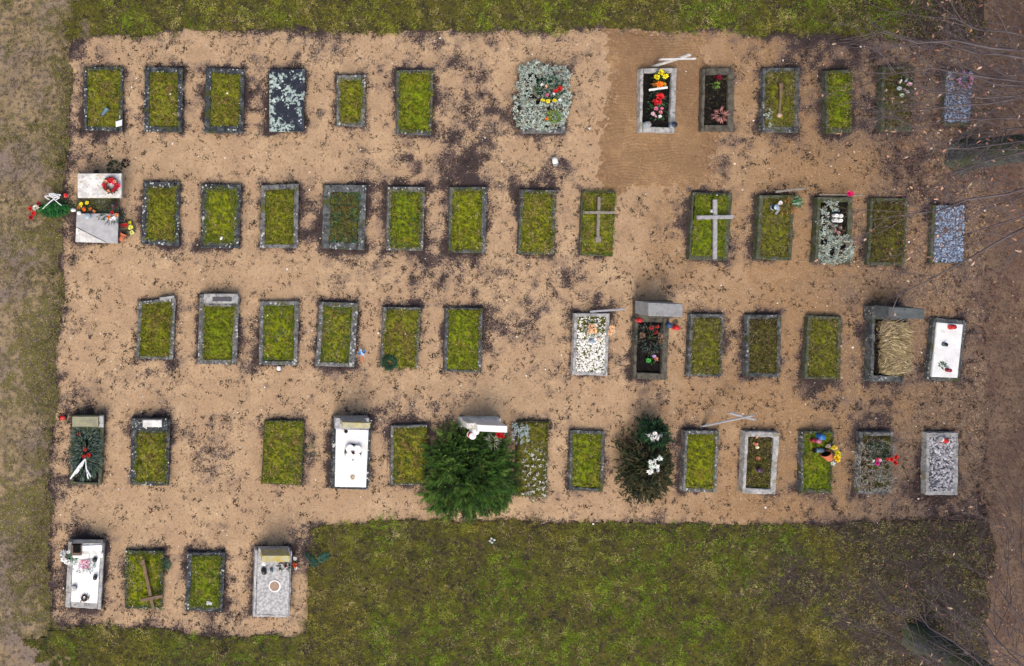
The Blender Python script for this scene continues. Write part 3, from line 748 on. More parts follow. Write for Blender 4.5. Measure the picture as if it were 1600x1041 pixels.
for gi, g in enumerate(GR):
    q = g['q']; h = g['h']; key = g['key']
    root = thing('grave', (*q.mean(0), 0), g['label'], 'grave', GRP)
    ROOT[key] = root; SPEC[key] = g
    Wm = np.linalg.norm(q[1] - q[0]); Lm = np.linalg.norm(q[3] - q[0])
    wl, wr, wt, wb = [x / PPM for x in g['w']]
    ul, ur, vt, vb = wl / Wm, 1 - wr / Wm, wt / Lm, 1 - wb / Lm
    r = (ul, ur, vt, vb); g['r'] = r
    gap_u, gap_v = .006 / Wm, .006 / Lm
    if max(g['w']) > 0 and g['fill'] not in ('slab', 'mon'):
        zz = lambda: h + rng.uniform(-.03, .010)
        if wl > .01: part('kerb_stone', *stone_bar(q, 0, ul, 0, 1, -.06, zz(), along='v', tilt=rng.uniform(-.03, .03)), g['kerb'], root)
        if wr > .01: part('kerb_stone', *stone_bar(q, ur, 1, 0, 1, -.06, zz(), along='v', tilt=rng.uniform(-.03, .03)), g['kerb'], root)
        if wt > .01: part('kerb_stone', *stone_bar(q, ul + gap_u, ur - gap_u, 0, vt, -.06, zz(), along='u', seg=6), g['kerb'], root)
        if wb > .01 and 'b' not in g['skip']: part('kerb_stone', *stone_bar(q, ul + gap_u, ur - gap_u, vb, 1, -.06, zz(), along='u', seg=6), g['kerb'], root)
    g['zf'] = lambda x, y, z=g['lvl']: np.zeros_like(x) + z
    fl = g['fill']; area = Wm * Lm
    if fl in ('moss', 'moss_i', 'moss_g', 'moss_d'):
        zf = bed(root, q, r, g['lvl'] + rng.uniform(-.025, .02), m_mossg if fl == 'moss_g' else (m_moss, m_mossg, m_mossb)[int(rng.integers(3))], seed=gi, amp=.03)
        tufts(root, q, r, zf, PAL['moss_g' if fl == 'moss_g' or rng.random() < .25 else 'moss'], int(area * 560), pad=float(rng.choice([0.0, .02, .05, .07])), L=(.025, .06), Wd=(.012, .024))
        if rng.random() < .5 or fl == 'moss_d':
            tufts(root, q, r, zf, PAL['dry'], int(area * (60 if fl == 'moss_d' else 22)), k=4, L=(.05, .14), Wd=(.006, .011), e=(3, 25), name='dry_stalks', pad=0)
        if fl == 'moss_i' or key in ('b6', 'c4', 'd5'):
            tufts(root, q, r, zf, PAL['ivy'], int(area * 55), k=5, L=(.03, .06), Wd=(.02, .035), e=(5, 40), name='clover_leaves', pad=0)
        g['zf'] = zf
    elif fl in ('moss2', 'moss3'):
        zf = bed(root, q, r, g['lvl'], m_moss2 if fl == 'moss2' else m_moss3, seed=gi, amp=.03)
        tufts(root, q, r, zf, PAL[fl], int(area * 520), L=(.025, .06), Wd=(.012, .024))
        rr = (r[0], r[1], r[2] + .45 * (r[3] - r[2]), r[3])
        tufts(root, q, rr, zf, PAL['moss'], int(area * 110), name='bright_moss_tufts', pad=0)
        tufts(root, q, r, zf, PAL['dry'], int(area * 35), k=4, L=(.04, .10), Wd=(.006, .012), e=(3, 25), name='dry_stalks', pad=0)
        g['zf'] = zf
    elif fl in ('soil', 'soil_b'):
        g['zf'] = bed(root, q, r, g['lvl'], m_soil, seed=gi, amp=.012, name='soil_bed', mound=.005)
        if fl == 'soil_b':
            tufts(root, q, r, g['zf'], PAL['moss3'], int(area * 90), name='withered_plants', pad=0)
    elif fl == 'ivy':
        zf = bed(root, q, r, g['lvl'] - .01, m_moss3, seed=gi, amp=.03)
        tufts(root, q, r, zf, PAL['ivy'], int(area * 190), k=5, L=(.03, .07), Wd=(.018, .035), e=(5, 45), name='leafy_plants', pad=0)
        tufts(root, q, r, zf, PAL['moss'], int(area * 120), name='moss_tufts', pad=0)
        g['zf'] = zf
    elif fl == 'bluegravel':
        zf = bed(root, q, r, h - .02, M('gravel_bed', (.10, .11, .13), None, 20), seed=gi, amp=.008, name='gravel_bed', mound=.01)
        stones_fill(root, q, r, zf, 1100, (.016, .030), [(.22, .30, .43), (.28, .36, .50), (.18, .24, .36), (.34, .41, .54)], 'gravel')
        g['zf'] = zf
    elif fl == 'whitegravel':
        zf = bed(root, q, r, g['lvl'] - .01, m_moss2, seed=gi, amp=.01, mound=.005)
        P = rand_in(q, r, 900); vv = rng.random(900)
        stones_fill(root, q, (r[0], r[1], r[2] + .3 * (r[3] - r[2]), r[3]), zf, 900, (.016, .032), [(.82, .81, .78), (.74, .73, .68), (.66, .64, .58)], 'white_stones')
        stones_fill(root, q, (r[0], r[1], r[2], r[2] + .33 * (r[3] - r[2])), zf, 130, (.014, .03), [(.82, .81, .78), (.74, .73, .68), (.66, .64, .58)], 'white_stones')
        tufts(root, q, r, zf, PAL['moss'], int(area * 120), pad=0)
        g['zf'] = zf
    elif fl == 'pebbles':
        zf = bed(root, q, r, h - .04, M('gravel_bed', (.10, .11, .13), None, 20), seed=gi, amp=.008, name='gravel_bed', mound=.01)
        stones_fill(root, q, r, zf, 520, (.022, .042), [(.40, .39, .41), (.32, .31, .33), (.48, .46, .48), (.24, .23, .25), (.56, .54, .56)], 'round_pebbles')
        g['zf'] = zf
    elif fl == 'slab':
        part('kerb_base', *quad_prism(q + (q.mean(0) - q) * .03, -.05, h - .055, .005), m_kdark, root)
        part('cover_slab', *quad_prism(q, h - .055, h, .008), m_black, root)
    elif fl in ('whiteslab', 'granite'):
        mm = m_white if fl == 'whiteslab' else m_granite
        rr = (r[0] + .006, r[1] - .006, r[2] + .004, r[3] - .004)
        part('cover_slab', *quad_prism(sub_quad(q, *rr), -.03, h + .018, .012), mm, root)
        g['lvl'] = h + .018
        g['zf'] = lambda x, y, z=h + .018: np.zeros_like(x) + z

# ---- headstones and other fixed stones on the graves
def box_quad(x0, x1, y0, y1, z, lean=0.):
    """plan quad from photo pixels taken at height z"""
    return np.array([W(x0, y0, z), W(x1, y0 + lean, z), W(x1, y1 + lean, z), W(x0, y1, z)])

def block(key, name, x0, x1, y0, y1, z0, z1, mat, lean=0, bev=.012, at=None, label=None):
    return part(name, *quad_prism(box_quad(x0, x1, y0, y1, z0 if at is None else at, lean), z0, z1, bev), mat, ROOT[key], label=label)

# a1: chipped white corner piece
block('a1', 'broken_stone', 181, 191, 190, 199, .13, .17, m_whitep, -3, label='broken white stone chip on the kerb corner')
# b1: pale monument
block('b1', 'base_block', 121, 190, 272, 309, .02, .42, m_white2, 0, at=.45)
o = block('b1', 'head_block', 122, 190, 271, 309, .42, .55, m_white2, 0, at=.55)
q1 = SPEC['b1']['q']
part('planting_kerb', *quad_prism(np.array([W(119, 309, .1), W(186, 309, .1), W(186, 335, .1), W(119, 335, .1)]), -.02, .10, .01), m_kmoss, ROOT['b1'])
tl, tr, br, bl = q1
ml = tl * .52 + bl * .48; mr_ = br * .96 + tr * .04; mb = bl * .25 + br * .75
def poly_prism(P, z0, z1):
    n = len(P); V = [(*p, z0) for p in P] + [(*p, z1) for p in P]
    F = [tuple(reversed(range(n))), tuple(range(n, 2 * n))] + [(i, (i + 1) % n, n + (i + 1) % n, n + i) for i in range(n)]
    return V, F
part('slab_base', *quad_prism(q1 + (q1.mean(0) - q1) * -.01, -.02, .18, .01), m_kpale, ROOT['b1'])
part('polished_slab', *poly_prism([tl + (0, 0), ml + (0, .02), mb + (0, .01), br, tr][::1], .18, .225), M('polished_grey', (.42, .42, .42), (.32, .32, .325), 5, layers=(('n', 50, .6, .7, (.2, .2, .2)),), rough=.18, bump=.03, spec=.5), ROOT['b1'])
part('rough_slab', *poly_prism([ml - (0, .01), bl, mb - (.02, .0)], .18, .215), m_white2, ROOT['b1'])
# c1: broken head kerb
part('broken_kerb', *quad_prism(np.array([W(249, 465, .16), W(272, 462, .16), W(273, 466, .16), W(250, 470, .16)]), .02, .17, .01), m_kpale, ROOT['c1'])
# c2: stone block at the head
block('c2', 'head_block', 319, 372, 459, 474, .1, .26, m_kpale, 0, at=.2)
block('c2', 'plaque', 332, 362, 464, 471, .26, .272, M('dark_plaque', (.08, .08, .09), None, 20, rough=.4), 0, at=.26)
# d2: white marble block
block('d2', 'head_plinth', 213, 262, 653, 671, .1, .22, m_kdark, 0, at=.16)
block('d2', 'marble_block', 223, 253, 656, 667, .22, .34, m_white2, 0, at=.3)
# d1 olive headstone
m_olive = M('olive_stone', (.30, .29, .19), (.22, .215, .15), 6, layers=(('n', 7, .62, .7, (.40, .36, .10)),), bump=.3)
block('d1', 'headstone_base', 112, 163, 650, 669, .1, .26, m_kmoss, 0, at=.26)
block('d1', 'headstone', 113, 154, 651, 667, .26, .38, m_olive, 0, at=.38)
block('d1', 'headstone_wing', 155, 162, 650, 668, .26, .36, m_kpale, 0, at=.36)
# c8 grey headstone
m_hgrey = M('headstone_grey', (.30, .305, .31), (.22, .225, .23), 6, layers=(('n', 14, .58, .7, (.13, .135, .14)),), bump=.25)
block('c8', 'headstone_plinth', 992, 1046, 470, 496, -.03, .26, m_kbrown, 0, at=.1)
block('c8', 'headstone', 994, 1046, 470, 490, .26, .84, m_hgrey, 2, at=.3)
# c12 headstone
m_hblue = M('headstone_blue', (.115, .13, .135), (.075, .085, .09), 5, layers=(('n', 8, .56, .68, (.05, .07, .05)), ('n', 18, .62, .72, (.2, .21, .2))), bump=.25)
block('c12', 'headstone_plinth', 1358, 1418, 478, 497, .05, .30, m_kmid, 1, at=.2)
block('c12', 'headstone', 1366, 1420, 477, 493, .30, .72, m_hblue, 3, at=.3)
# d4 headstone with yellow lichen top
block('d4', 'headstone_plinth', 522, 575, 651, 668, .1, .38, m_granite, 0, at=.22)
block('d4', 'headstone', 531, 570, 654, 661, .38, .80, m_granite, 1, at=.38)
block('d4', 'capstone', 530, 572, 653, 661, .80, .88, m_yellow, 1, at=.42)
# e1 head
block('e1', 'headstone', 114, 160, 846, 864, .2, .42, m_white2, 0, at=.3)
block('e1', 'headstone_step', 113, 161, 864, 872, .2, .30, m_white, 0, at=.3)
# e4 headstone
block('e4', 'headstone_plinth', 404, 452, 856, 872, .2, .34, m_granite, 0, at=.3)
block('e4', 'headstone', 407, 450, 858, 868, .34, .74, m_yellow, 0, at=.34)
c = W3(429, 916, .272)
part('ring_inlay', *lathe([(.155, -.003), (.155, .008), (.125, .008), (.125, -.003)], c, 28), m_white, ROOT['e4'])
part('disc_inlay', *lathe([(.0, -.003), (.122, -.003), (.122, .005), (0.0, .005)], c, 28), M('tan_disc', (.36, .25, .18), None, 20, rough=.5), ROOT['e4'])

# ------------------------------------------------------------------ things standing and lying on the graves
def blossom_mesh(c, r, color, up=(0, 0, 1), center=None):
    up = norm(np.array(up, float)); out = []
    t = norm(np.cross(up, (0.3, .8, .1))); s = np.cross(up, t)
    for ring, (n, e, lf, wf) in enumerate(((9, 16, 1.3, .80), (8, 40, .95, .75), (6, 64, .65, .7))):
        a = np.arange(n) * 2 * math.pi / n + ring * .4 + rng.normal(0, .08, n); el = np.radians(e) + rng.normal(0, .12, n)
        D = (np.cos(a)[:, None] * t + np.sin(a)[:, None] * s) * np.cos(el)[:, None] + up * np.sin(el)[:, None]
        P = np.repeat(np.array(c, float)[None], n, 0)
        Nn = up[None] - D * .2
        out.append(leaves(P, D, r * lf * rng.uniform(.85, 1.15, n), r * wf, pick([color], n, .14), N=np.repeat(Nn[:1], n, 0), droop=.08, fold=.2))
    if center:
        out.append(octa(np.array([np.array(c) + up * r * .3]), np.array([r * .22]), pick([center], 1)))
    return join(out)

def bouquet(name, px, py, z, label, blossoms=(), leaf=None, nl=120, rx=.15, ry=.15, hgt=.1, cat='flowers', L=(.05, .10), Wd=(.02, .04), group=None):
    """blossoms: (px, py, radius m, colour)"""
    c = W3(px, py, z)
    root = thing(name, c, label, cat, group)
    if leaf:
        a = rng.uniform(0, 6.28, nl); rr = np.sqrt(rng.random(nl)) * .9
        P = np.column_stack([c[0] + np.cos(a) * rr * rx, c[1] + np.sin(a) * rr * ry, z + hgt * rng.uniform(.05, 1, nl) * (1.1 - rr)])
        D = np.column_stack([np.cos(a), np.sin(a), rng.uniform(-.1, .9, nl)]) + rng.normal(0, .35, (nl, 3))
        v, f, cc = leaves(P, D, rng.uniform(*L, nl), rng.uniform(*Wd, nl), pick(leaf, nl))
        part('foliage', v, f, m_leaf, root, col=cc, fast=True)
        m = max(4, len(blossoms))
        lines = []
        for i in range(m):
            b = W3(*(blossoms[i][:2] if i < len(blossoms) else (px, py)), z + hgt)
            lines.append(([c + (0, 0, .005), (c + b) / 2 + rng.normal(0, .01, 3), b], [.006, .005, .004]))
        v, f = tubes(lines, 4)
        part('stems', v, f, M('stem_green', (.05, .09, .02), None, 20), root, fast=True)
    for b in blossoms:
        p = W3(b[0], b[1], z + hgt * 1.0)
        v, f, cc = blossom_mesh(p, b[2], b[3], (rng.normal(0, .25), rng.normal(0, .25), 1), b[4] if len(b) > 4 else None)
        part('blossom', v, f, m_petal, root, col=cc, fast=True)
    return root

def lantern(px, py, z, label, body, lid, h=.18, r=.05, fall=None, group='grave lanterns'):
    c = W3(px, py, z)
    root = thing('grave_lantern', c, label, 'lantern', group)
    ax = (0, 0, 1)
    if fall is not None:
        ax = (math.cos(fall), math.sin(fall), .05); c = c + (0, 0, r)
    part('base', *lathe([(r * .8, 0), (r * 1.05, .004), (r * 1.05, h * .12), (r * .9, h * .15)], c, 14, ax), lid, root, smooth=False)
    part('glass_body', *lathe([(r * .9, h * .15), (r, h * .3), (r, h * .62), (r * .85, h * .74)], c, 14, ax), body, root, smooth=True)
    part('lid', *lathe([(r * .98, h * .74), (r * .98, h * .82), (r * .6, h * .93), (r * .25, h * .96), (r * .22, h), (r * .05, h * 1.02)], c, 14, ax), lid, root)
    return root

def stone(px, py, z, r, label, col=(.85, .84, .80), name='white_stone'):
    c = W3(px, py, z)
    v, f, cc = octa(np.array([[0, 0, 0.]]), np.array([r]), np.array([col]))
    me = mesh_fast(name, v, f, m_stones, cc)
    o = link(name, me); o.location = tuple(c)
    bv = o.modifiers.new('round', 'SUBSURF'); bv.levels = 1; bv.render_levels = 2
    return tag(o, label, 'stone', 'single stones and balls')

def cross(label, p0, p1, a0, a1, w, t, mat, name='wooden_cross', up=(0, 0, 1)):
    root = thing(name, (p0[0], p0[1], min(p0[2], p1[2])), label, 'cross', 'wooden crosses')
    part('upright', *beam(p0, p1, w, t, up), mat, root)
    part('crossbar', *beam(np.array(a0), np.array(a1), w, t * .9, up), mat, root)
    return root

GREEN = [(.02, .07, .02), (.03, .10, .025), (.05, .13, .04), (.02, .05, .03)]
DKGR = [(.015, .045, .03), (.02, .06, .04), (.01, .03, .025), (.04, .09, .05)]
LIME = [(.15, .26, .04), (.10, .2, .03)]
SILV = [(.40, .47, .42), (.32, .40, .36), (.48, .54, .47), (.24, .30, .25), (.20, .15, .09)]
RED = (.62, .02, .02); YEL = (.80, .68, .03); ORG = (.80, .20, .02); WHT = (.85, .85, .83); PNK = (.75, .22, .35); MAG = (.6, .02, .25); PEACH = (.85, .55, .32); LPINK = (.85, .55, .62)

# standing pale crosses: real uprights that lean a little to the north east
b0 = W3(1020, 104, 0); t0 = W3(1077, 86, 1.25); b0[2] = -.1
cross('pale wooden cross standing behind the pale granite kerb in the top row', b0, t0, W3(1031, 93, .98), W3(1086, 92, 1.02), .10, .04, m_woodw, up=(0.2, 1, 0))
b0 = W3(1096, 668, 0); t0 = W3(1177, 649, 1.25); b0[2] = -.05
cross('thin grey wooden cross leaning back behind a mossy grave in the fourth row', b0, t0, W3(1139, 645, 1.0), W3(1180, 656, 1.0), .10, .04, m_woodg, up=(0, 1, -.4))
# lying crosses
cross('small grey wooden cross lying on an overgrown mossy grave', W3(934, 377, .20), W3(936, 308, .26), W3(913, 332, .265), W3(960, 332, .265), .07, .05, m_wood)
part('foot', *beam(W3(934, 370, .2), W3(934.2, 379, .19), .14, .07), m_wood, bpy.data.objects['wooden_cross.002'])
cross('large pale wooden cross lying on a mossy grave in the second row', W3(1117, 405, .2), W3(1117, 312, .3), W3(1089, 340, .30), W3(1145, 339, .30), .10, .05, m_woodg)
cross('brown wooden cross lying upside down on a grave in the bottom row', W3(240, 953, .2), W3(223, 874, .24), W3(220, 938, .245), W3(254, 931, .245), .085, .05, m_woodb)
# fallen plank behind c7, planks behind b11 and b12
def plank(label, p0, p1, w, t, mat):
    root = thing('plank', ((p0[0] + p1[0]) / 2, (p0[1] + p1[1]) / 2, 0), label, 'plank', 'loose planks')
    part('board', *beam(p0, p1, w, t), mat, root)
plank('grey board lying behind the grave of white stones', W3(922, 487, .16), W3(977, 483, .14), .055, .03, m_woodg)
plank('grey weathered board lying behind the grave with the broad left kerb', W3(1212, 300, .2), W3(1258, 294, .25), .06, .03, m_wood)
plank('thin dark board lying behind the stonecrop grave', W3(1280, 304, .2), W3(1350, 305, .26), .035, .03, m_wood)

# --- a1
def tin(px, py, z, label):
    c = W3(px, py, z); root = thing('tin_vase', c, label, 'vase')
    part('body', *lathe([(.035, -.12), (.05, -.05), (.055, .05), (.07, .11), (.06, .11), (.03, .02)], c + (0, 0, .05), 12, (.6, .75, .12)), m_bluegrey, root)
    part('foot', *lathe([(.045, -.135), (.05, -.12), (.03, -.115)], c + (0, 0, .05), 12, (.6, .75, .12)), m_blackp, root)
tin(164, 175, .13, 'blue grey vase lying on the first mossy grave of the top row')
stone(206, 136, 0.01, .035, 'pale stone on the sand between the first two graves of the top row')
stone(213, 122, 0.01, .03, 'small white stone on the sand near the head of the second top row grave')
stone(266, 147, .13, .035, 'small white stone on the moss of the second top row grave')
stone(355, 146, .13, .05, 'white stone on the moss of the grave beside the black slab')
stone(346, 372, .13, .075, 'large white stone at the foot of a mossy grave in the second row')
stone(591, 520, .01, .055, 'white ball on the sand between two third row graves')
stone(418, 493, .13, .03, 'tiny white stone on the clover leaf grave')
stone(358, 487, .15, .03, 'tiny white stone beside the head block of the third row grave')
stone(1496, 343, .17, .04, 'white ball on the blue gravel grave of the second row')
stone(111, 528, .01, .03, 'small white stone on bare sand at the left of the third row')
stone(1120, 305, .15, .03, 'small pale stone at the head of the large pale cross')
# --- a7 silver plants with flowers
def groundcover(name, px0, px1, py0, py1, z, n, label, pal, L=(.03, .06), Wd=(.018, .034), k=6, hgt=.1, e=(5, 55), rag_=.1, cat='plant', name2='foliage'):
    c = W3((px0 + px1) / 2, (py0 + py1) / 2, 0)
    root = thing(name, c, label, cat)
    P = np.column_stack([rng.uniform(px0, px1, n), rng.uniform(py0, py1, n)])
    fx = np.abs(P[:, 0] - (px0 + px1) / 2) / ((px1 - px0) / 2); fy = np.abs(P[:, 1] - (py0 + py1) / 2) / ((py1 - py0) / 2)
    edge = np.maximum(fx, fy) + (fx * fy) ** 2 * .35
    nz = fbm(P[:, 0] / 16, P[:, 1] / 16, 201, 3)
    keep = (edge < 1 - rag_ + rag_ * 4 * (nz - .35)) & (fbm(P[:, 0] / 9, P[:, 1] / 9, 207, 2) > .30)
    P = P[keep]; edge = edge[keep]; n = len(P)
    XY = np.array([W(*p, z) for p in P])
    Z = z + hgt * (1 - np.clip(edge, 0, 1) ** 3) * (.4 + .9 * fbm(P[:, 0] / 12, P[:, 1] / 12, 203, 3))
    v, f, cc = blade_mesh(XY[:, 0], XY[:, 1], Z, k, pick(pal, n), L, Wd, e, .012)
    part(name2, v, f, m_leaf, root, col=cc, fast=True, kind='stuff')
    lines = [([np.array((XY[i, 0], XY[i, 1], 0)), np.array((XY[i, 0] + .01, XY[i, 1], Z[i]))], [.006, .004]) for i in range(0, n, 6)]
    v, f = tubes(lines, 4)
    part('stems', v, f, M('stem_brown', (.13, .09, .05), None, 20), root, fast=True, kind='stuff')
    return root
groundcover('silver_foliage_plant', 801, 893, 95, 206, .12, 1700, 'dense silvery green foliage spilling over a top row grave', SILV[:4] + [(.50, .58, .52), (.20, .15, .09)], hgt=.15, L=(.03, .065))
bouquet('flower_arrangement', 858, 140, .37, 'grave arrangement of red, white and yellow flowers with dark leaves on the silvery plants', [(874, 139, .07, RED), (868, 143, .05, RED), (846, 132, .035, WHT), (853, 135, .035, PEACH), (865, 147, .035, WHT), (855, 149, .045, PNK), (848, 157, .045, YEL), (856, 158, .05, YEL), (866, 157, .05, YEL), (875, 156, .03, WHT)], DKGR + GREEN, 260, .40, .34, .12)
bouquet('potted_plant', 864, 183, .35, 'lime green leafy plant with orange bloom at the foot of the silvery grave', [(854, 186, .04, ORG)], LIME + [(.25, .24, .05)], 60, .16, .14, .08, 'plant', L=(.08, .14), Wd=(.03, .05))
lantern(864, 246, .0, 'grey and white lantern lying alone on the sand', m_whitep, m_hgrey, .25, .07, fall=-1.4)
# --- a8 flowers
bouquet('flower_arrangement', 1030, 118, .16, 'three yellow chrysanthemums at the head of the pale granite grave', [(1032, 113, .085, YEL), (1026, 121, .075, YEL), (1040, 119, .065, YEL)], GREEN, 70, .2, .16, .14)
r_ = bouquet('flower_arrangement', 1029, 133, .16, 'orange flower bunch with a white ribbon on the black soil', [(1030, 132, .085, ORG), (1022, 133, .05, (.45, .16, .04)), (1038, 132, .05, (.7, .4, .05))], [(.12, .10, .02), (.05, .08, .02)], 60, .22, .09, .1)
part('ribbon', *beam(W3(1014, 141, .27), W3(1043, 137, .27), .055, .006), m_whitep, r_)
bouquet('flower_arrangement', 1026, 157, .16, 'bright red flowers with dark leaves in the middle of the black soil grave', [(1031, 152, .09, (.72, .03, .04)), (1023, 160, .09, (.72, .04, .05)), (1030, 159, .07, (.7, .03, .04)), (1034, 150, .05, RED)], DKGR + GREEN, 80, .26, .24, .1)
bouquet('flower_arrangement', 1027, 175, .16, 'pink and white small flowers towards the foot of the black soil grave', [(1025, 170, .05, PNK), (1032, 175, .045, (.75, .25, .3)), (1020, 178, .05, LPINK), (1031, 182, .045, WHT), (1024, 182, .04, LPINK), (1034, 170, .035, PNK)], GREEN, 70, .3, .22, .08)
lantern(1007, 196, .13, 'grey round lantern at the left foot corner of the black soil grave', m_glass, m_hgrey, .2, .085)
lantern(1048, 196, .13, 'dark blue round lantern at the right foot corner of the black soil grave', m_glass, plain('navy', (.02, .025, .05), .4), .2, .075)
# --- a9
bouquet('red_leaved_plant', 1122, 121, .11, 'small dark red plant at the head of the brown kerbed grave', [(1123, 121, .06, (.25, .01, .03))], [(.10, .01, .02), (.06, .02, .02)], 40, .1, .09, .06, 'plant')
bouquet('small_green_plant', 1117, 133, .11, 'small lime green plant in the brown kerbed grave', (), LIME, 30, .08, .08, .06, 'plant')
bouquet('pink_heather_plant', 1124, 181, .11, 'pinkish brown heather plant in the brown kerbed grave', (), [(.42, .19, .17), (.30, .13, .12), (.5, .25, .22)], 80, .13, .13, .12, 'plant', L=(.1, .2), Wd=(.015, .026))
# --- a10 stick
rt = thing('wooden_stake', W3(1219, 158, .15), 'bare brown stick with a swollen end lying on a top row grave', 'stick')
v, f = tubes([([W3(1220, 130, .24), W3(1220, 145, .22), W3(1219, 160, .2), W3(1218, 174, .19), W3(1218, 181, .18)], [.05, .035, .028, .035, .06])], 7)
part('stick', v, f, m_woodb, rt, fast=True, smooth=True)
part('knob', *lathe([(.02, -.05), (.06, -.03), (.065, .02), (.02, .05)], W3(1218, 180, .2), 10), plain('tan_knob', (.45, .3, .2)), rt)
groundcover('silver_sprig_plant', 1192, 1208, 168, 200, .14, 40, 'pale green sprigs at the lower left of the stick grave', SILV, hgt=.04)
# --- a12, a13
bouquet('faded_bouquet', 1411, 134, .18, 'faded white and pink bouquet lying on the brown mossy grave', [(1406, 127, .05, WHT), (1415, 126, .045, (.55, .6, .65)), (1421, 132, .05, LPINK), (1405, 138, .05, (.5, .6, .6)), (1413, 141, .045, LPINK), (1418, 144, .04, WHT), (1409, 149, .045, (.55, .65, .5))], DKGR + [(.2, .3, .1)], 70, .26, .3, .07)
def wreath(px, py, z, R, r, label, leaf, blossoms=0, bcol=None, n=220, L=(.03, .07), Wd=(.014, .028), centre=None):
    c = W3(px, py, z); root = thing('wreath', c, label, 'wreath', 'round wreaths')
    pts = [c + (math.cos(a) * R, math.sin(a) * R, r) for a in np.linspace(0, 2 * math.pi, 19)]
    v, f = tubes([(pts, [r * .7] * 19)], 6); part('ring', v, f, M('wreath_core', (.05, .045, .02), None, 20), root, fast=True)
    a = rng.uniform(0, 6.28, n); b = rng.uniform(-.4, 3.5, n)
    d = np.column_stack([np.cos(a) * np.cos(b), np.sin(a) * np.cos(b), np.sin(b)])
    P = c + np.column_stack([np.cos(a) * R, np.sin(a) * R, np.full(n, r)]) + d * r * .6
    D = d * .7 + np.column_stack([-np.sin(a), np.cos(a), np.zeros(n)]) * .8 + rng.normal(0, .25, (n, 3))
    v, f, cc = leaves(P, D, rng.uniform(*L, n), rng.uniform(*Wd, n), pick(leaf, n)); part('foliage', v, f, m_leaf, root, col=cc, fast=True)
    for i in range(blossoms):
        a = 6.283 * i / blossoms + rng.normal(0, .15)
        v, f, cc = blossom_mesh(c + (math.cos(a) * R, math.sin(a) * R, r * 1.9), r * rng.uniform(.5, .8), bcol[i % len(bcol)])
        part('blossom', v, f, m_petal, root, col=cc, fast=True)
    return root
wreath(1502, 126, .17, .17, .055, 'pink flower wreath on the blue gravel grave of the top row', [(.5, .2, .4), (.08, .1, .05), (.6, .3, .5)], 11, [(.68, .28, .5), (.6, .35, .6)], 120)
# --- b1 monument decorations
wreath(173, 290, .55, .15, .065, 'red brown cone wreath with candles on the pale monument', [(.14, .03, .025), (.09, .035, .02), (.2, .06, .04)], 10, [(.55, .02, .04), (.75, .35, .2), (.6, .03, .05)], 200)
bouquet('red_bow', 181, 289, .63, 'bright red bow on the wreath of the pale monument', [(178, 285, .06, (.8, .03, .1)), (184, 290, .065, (.8, .05, .12)), (172, 284, .045, (.7, .02, .05))], None, cat='bow', hgt=.02)
bouquet('yellow_pansies', 131, 320, .1, 'yellow and orange pansies in front of the pale block', [(127, 320, .06, YEL), (136, 317, .045, YEL), (131, 327, .05, ORG), (141, 327, .045, (.6, .2, .05)), (123, 324, .045, (.5, .2, .03)), (147, 330, .04, (.6, .25, .1))], [(.05, .06, .02), (.09, .05, .02)], 90, .3, .22, .1)
bouquet('olive_shrublet', 156, 319, .1, 'olive green leafy plant between block and polished slab', (), [(.06, .07, .02), (.09, .10, .03), (.14, .13, .05), (.03, .04, .015)], 220, .32, .2, .16, 'plant', L=(.06, .12), Wd=(.012, .022))
lantern(178, 320, .1, 'dark lantern with red glass in front of the pale block', m_red, m_blackp, .26, .09)
lantern(138, 338, .225, 'silver ball lantern on the polished slab', m_glass, m_glass, .14, .075)
lantern(124, 333, .225, 'small white candle on the corner of the polished slab', m_whitep, m_whitep, .12, .05)
bouquet('mixed_flowers', 175, 338, .225, 'red, orange and white flowers with fir sprigs on the polished slab', [(175, 333, .05, RED), (170, 339, .045, ORG), (178, 341, .055, WHT), (182, 336, .045, (.8, .3, .1)), (173, 343, .03, WHT)], DKGR, 90, .34, .16, .08, L=(.08, .16), Wd=(.012, .022))
def pot(px, py, z, label, r=.09, h=.18, fall=None, mat=m_terra):
    c = W3(px, py, z); root = thing('flower_pot', c, label, 'flower pot', 'flower pots')
    ax = (0, 0, 1)
    if fall is not None: ax = (math.cos(fall), math.sin(fall), .1); c = c + (0, 0, r * .9)
    part('pot_body', *lathe([(r * .65, 0), (r * .72, .01), (r * .95, h * .8), (r * .85, h * .8)], c, 16, ax), mat, root, smooth=True)
    part('rim', *lathe([(r * .95, h * .78), (r * 1.08, h * .8), (r * 1.08, h), (r * .92, h), (r * .88, h * .85)], c, 16, ax), mat, root)
    part('soil', *lathe([(0, h * .8), (r * .9, h * .82), (r * .85, h * .88), (0, h * .9)], c, 12, ax), m_soil, root)
    return root
pot(189, 376, 0, 'fallen terracotta pot with flowers beside the polished slab', .09, .2, fall=1.15)
bouquet('spilled_flowers', 199, 357, .06, 'yellow and red flowers spilling from the fallen terracotta pot', [(204, 355, .065, (.75, .75, .15)), (197, 352, .05, RED), (190, 352, .04, (.4, .02, .03)), (206, 363, .055, (.7, .72, .25)), (203, 348, .04, YEL)], DKGR, 70, .2, .2, .08)
bouquet('dark_shrublet', 179, 262, .0, 'dark green little shrub behind the pale monument', (), DKGR, 140, .2, .16, .25, 'plant', L=(.05, .1), Wd=(.015, .03))
bouquet('dark_weed', 196, 255, .0, 'blackish weed clump on the sand behind the pale monument', (), [(.03, .025, .03), (.02, .02, .02)], 50, .08, .08, .1, 'plant')
lantern(151, 269, .0, 'black lantern standing behind the pale monument', m_blackp, m_blackp, .2, .06)
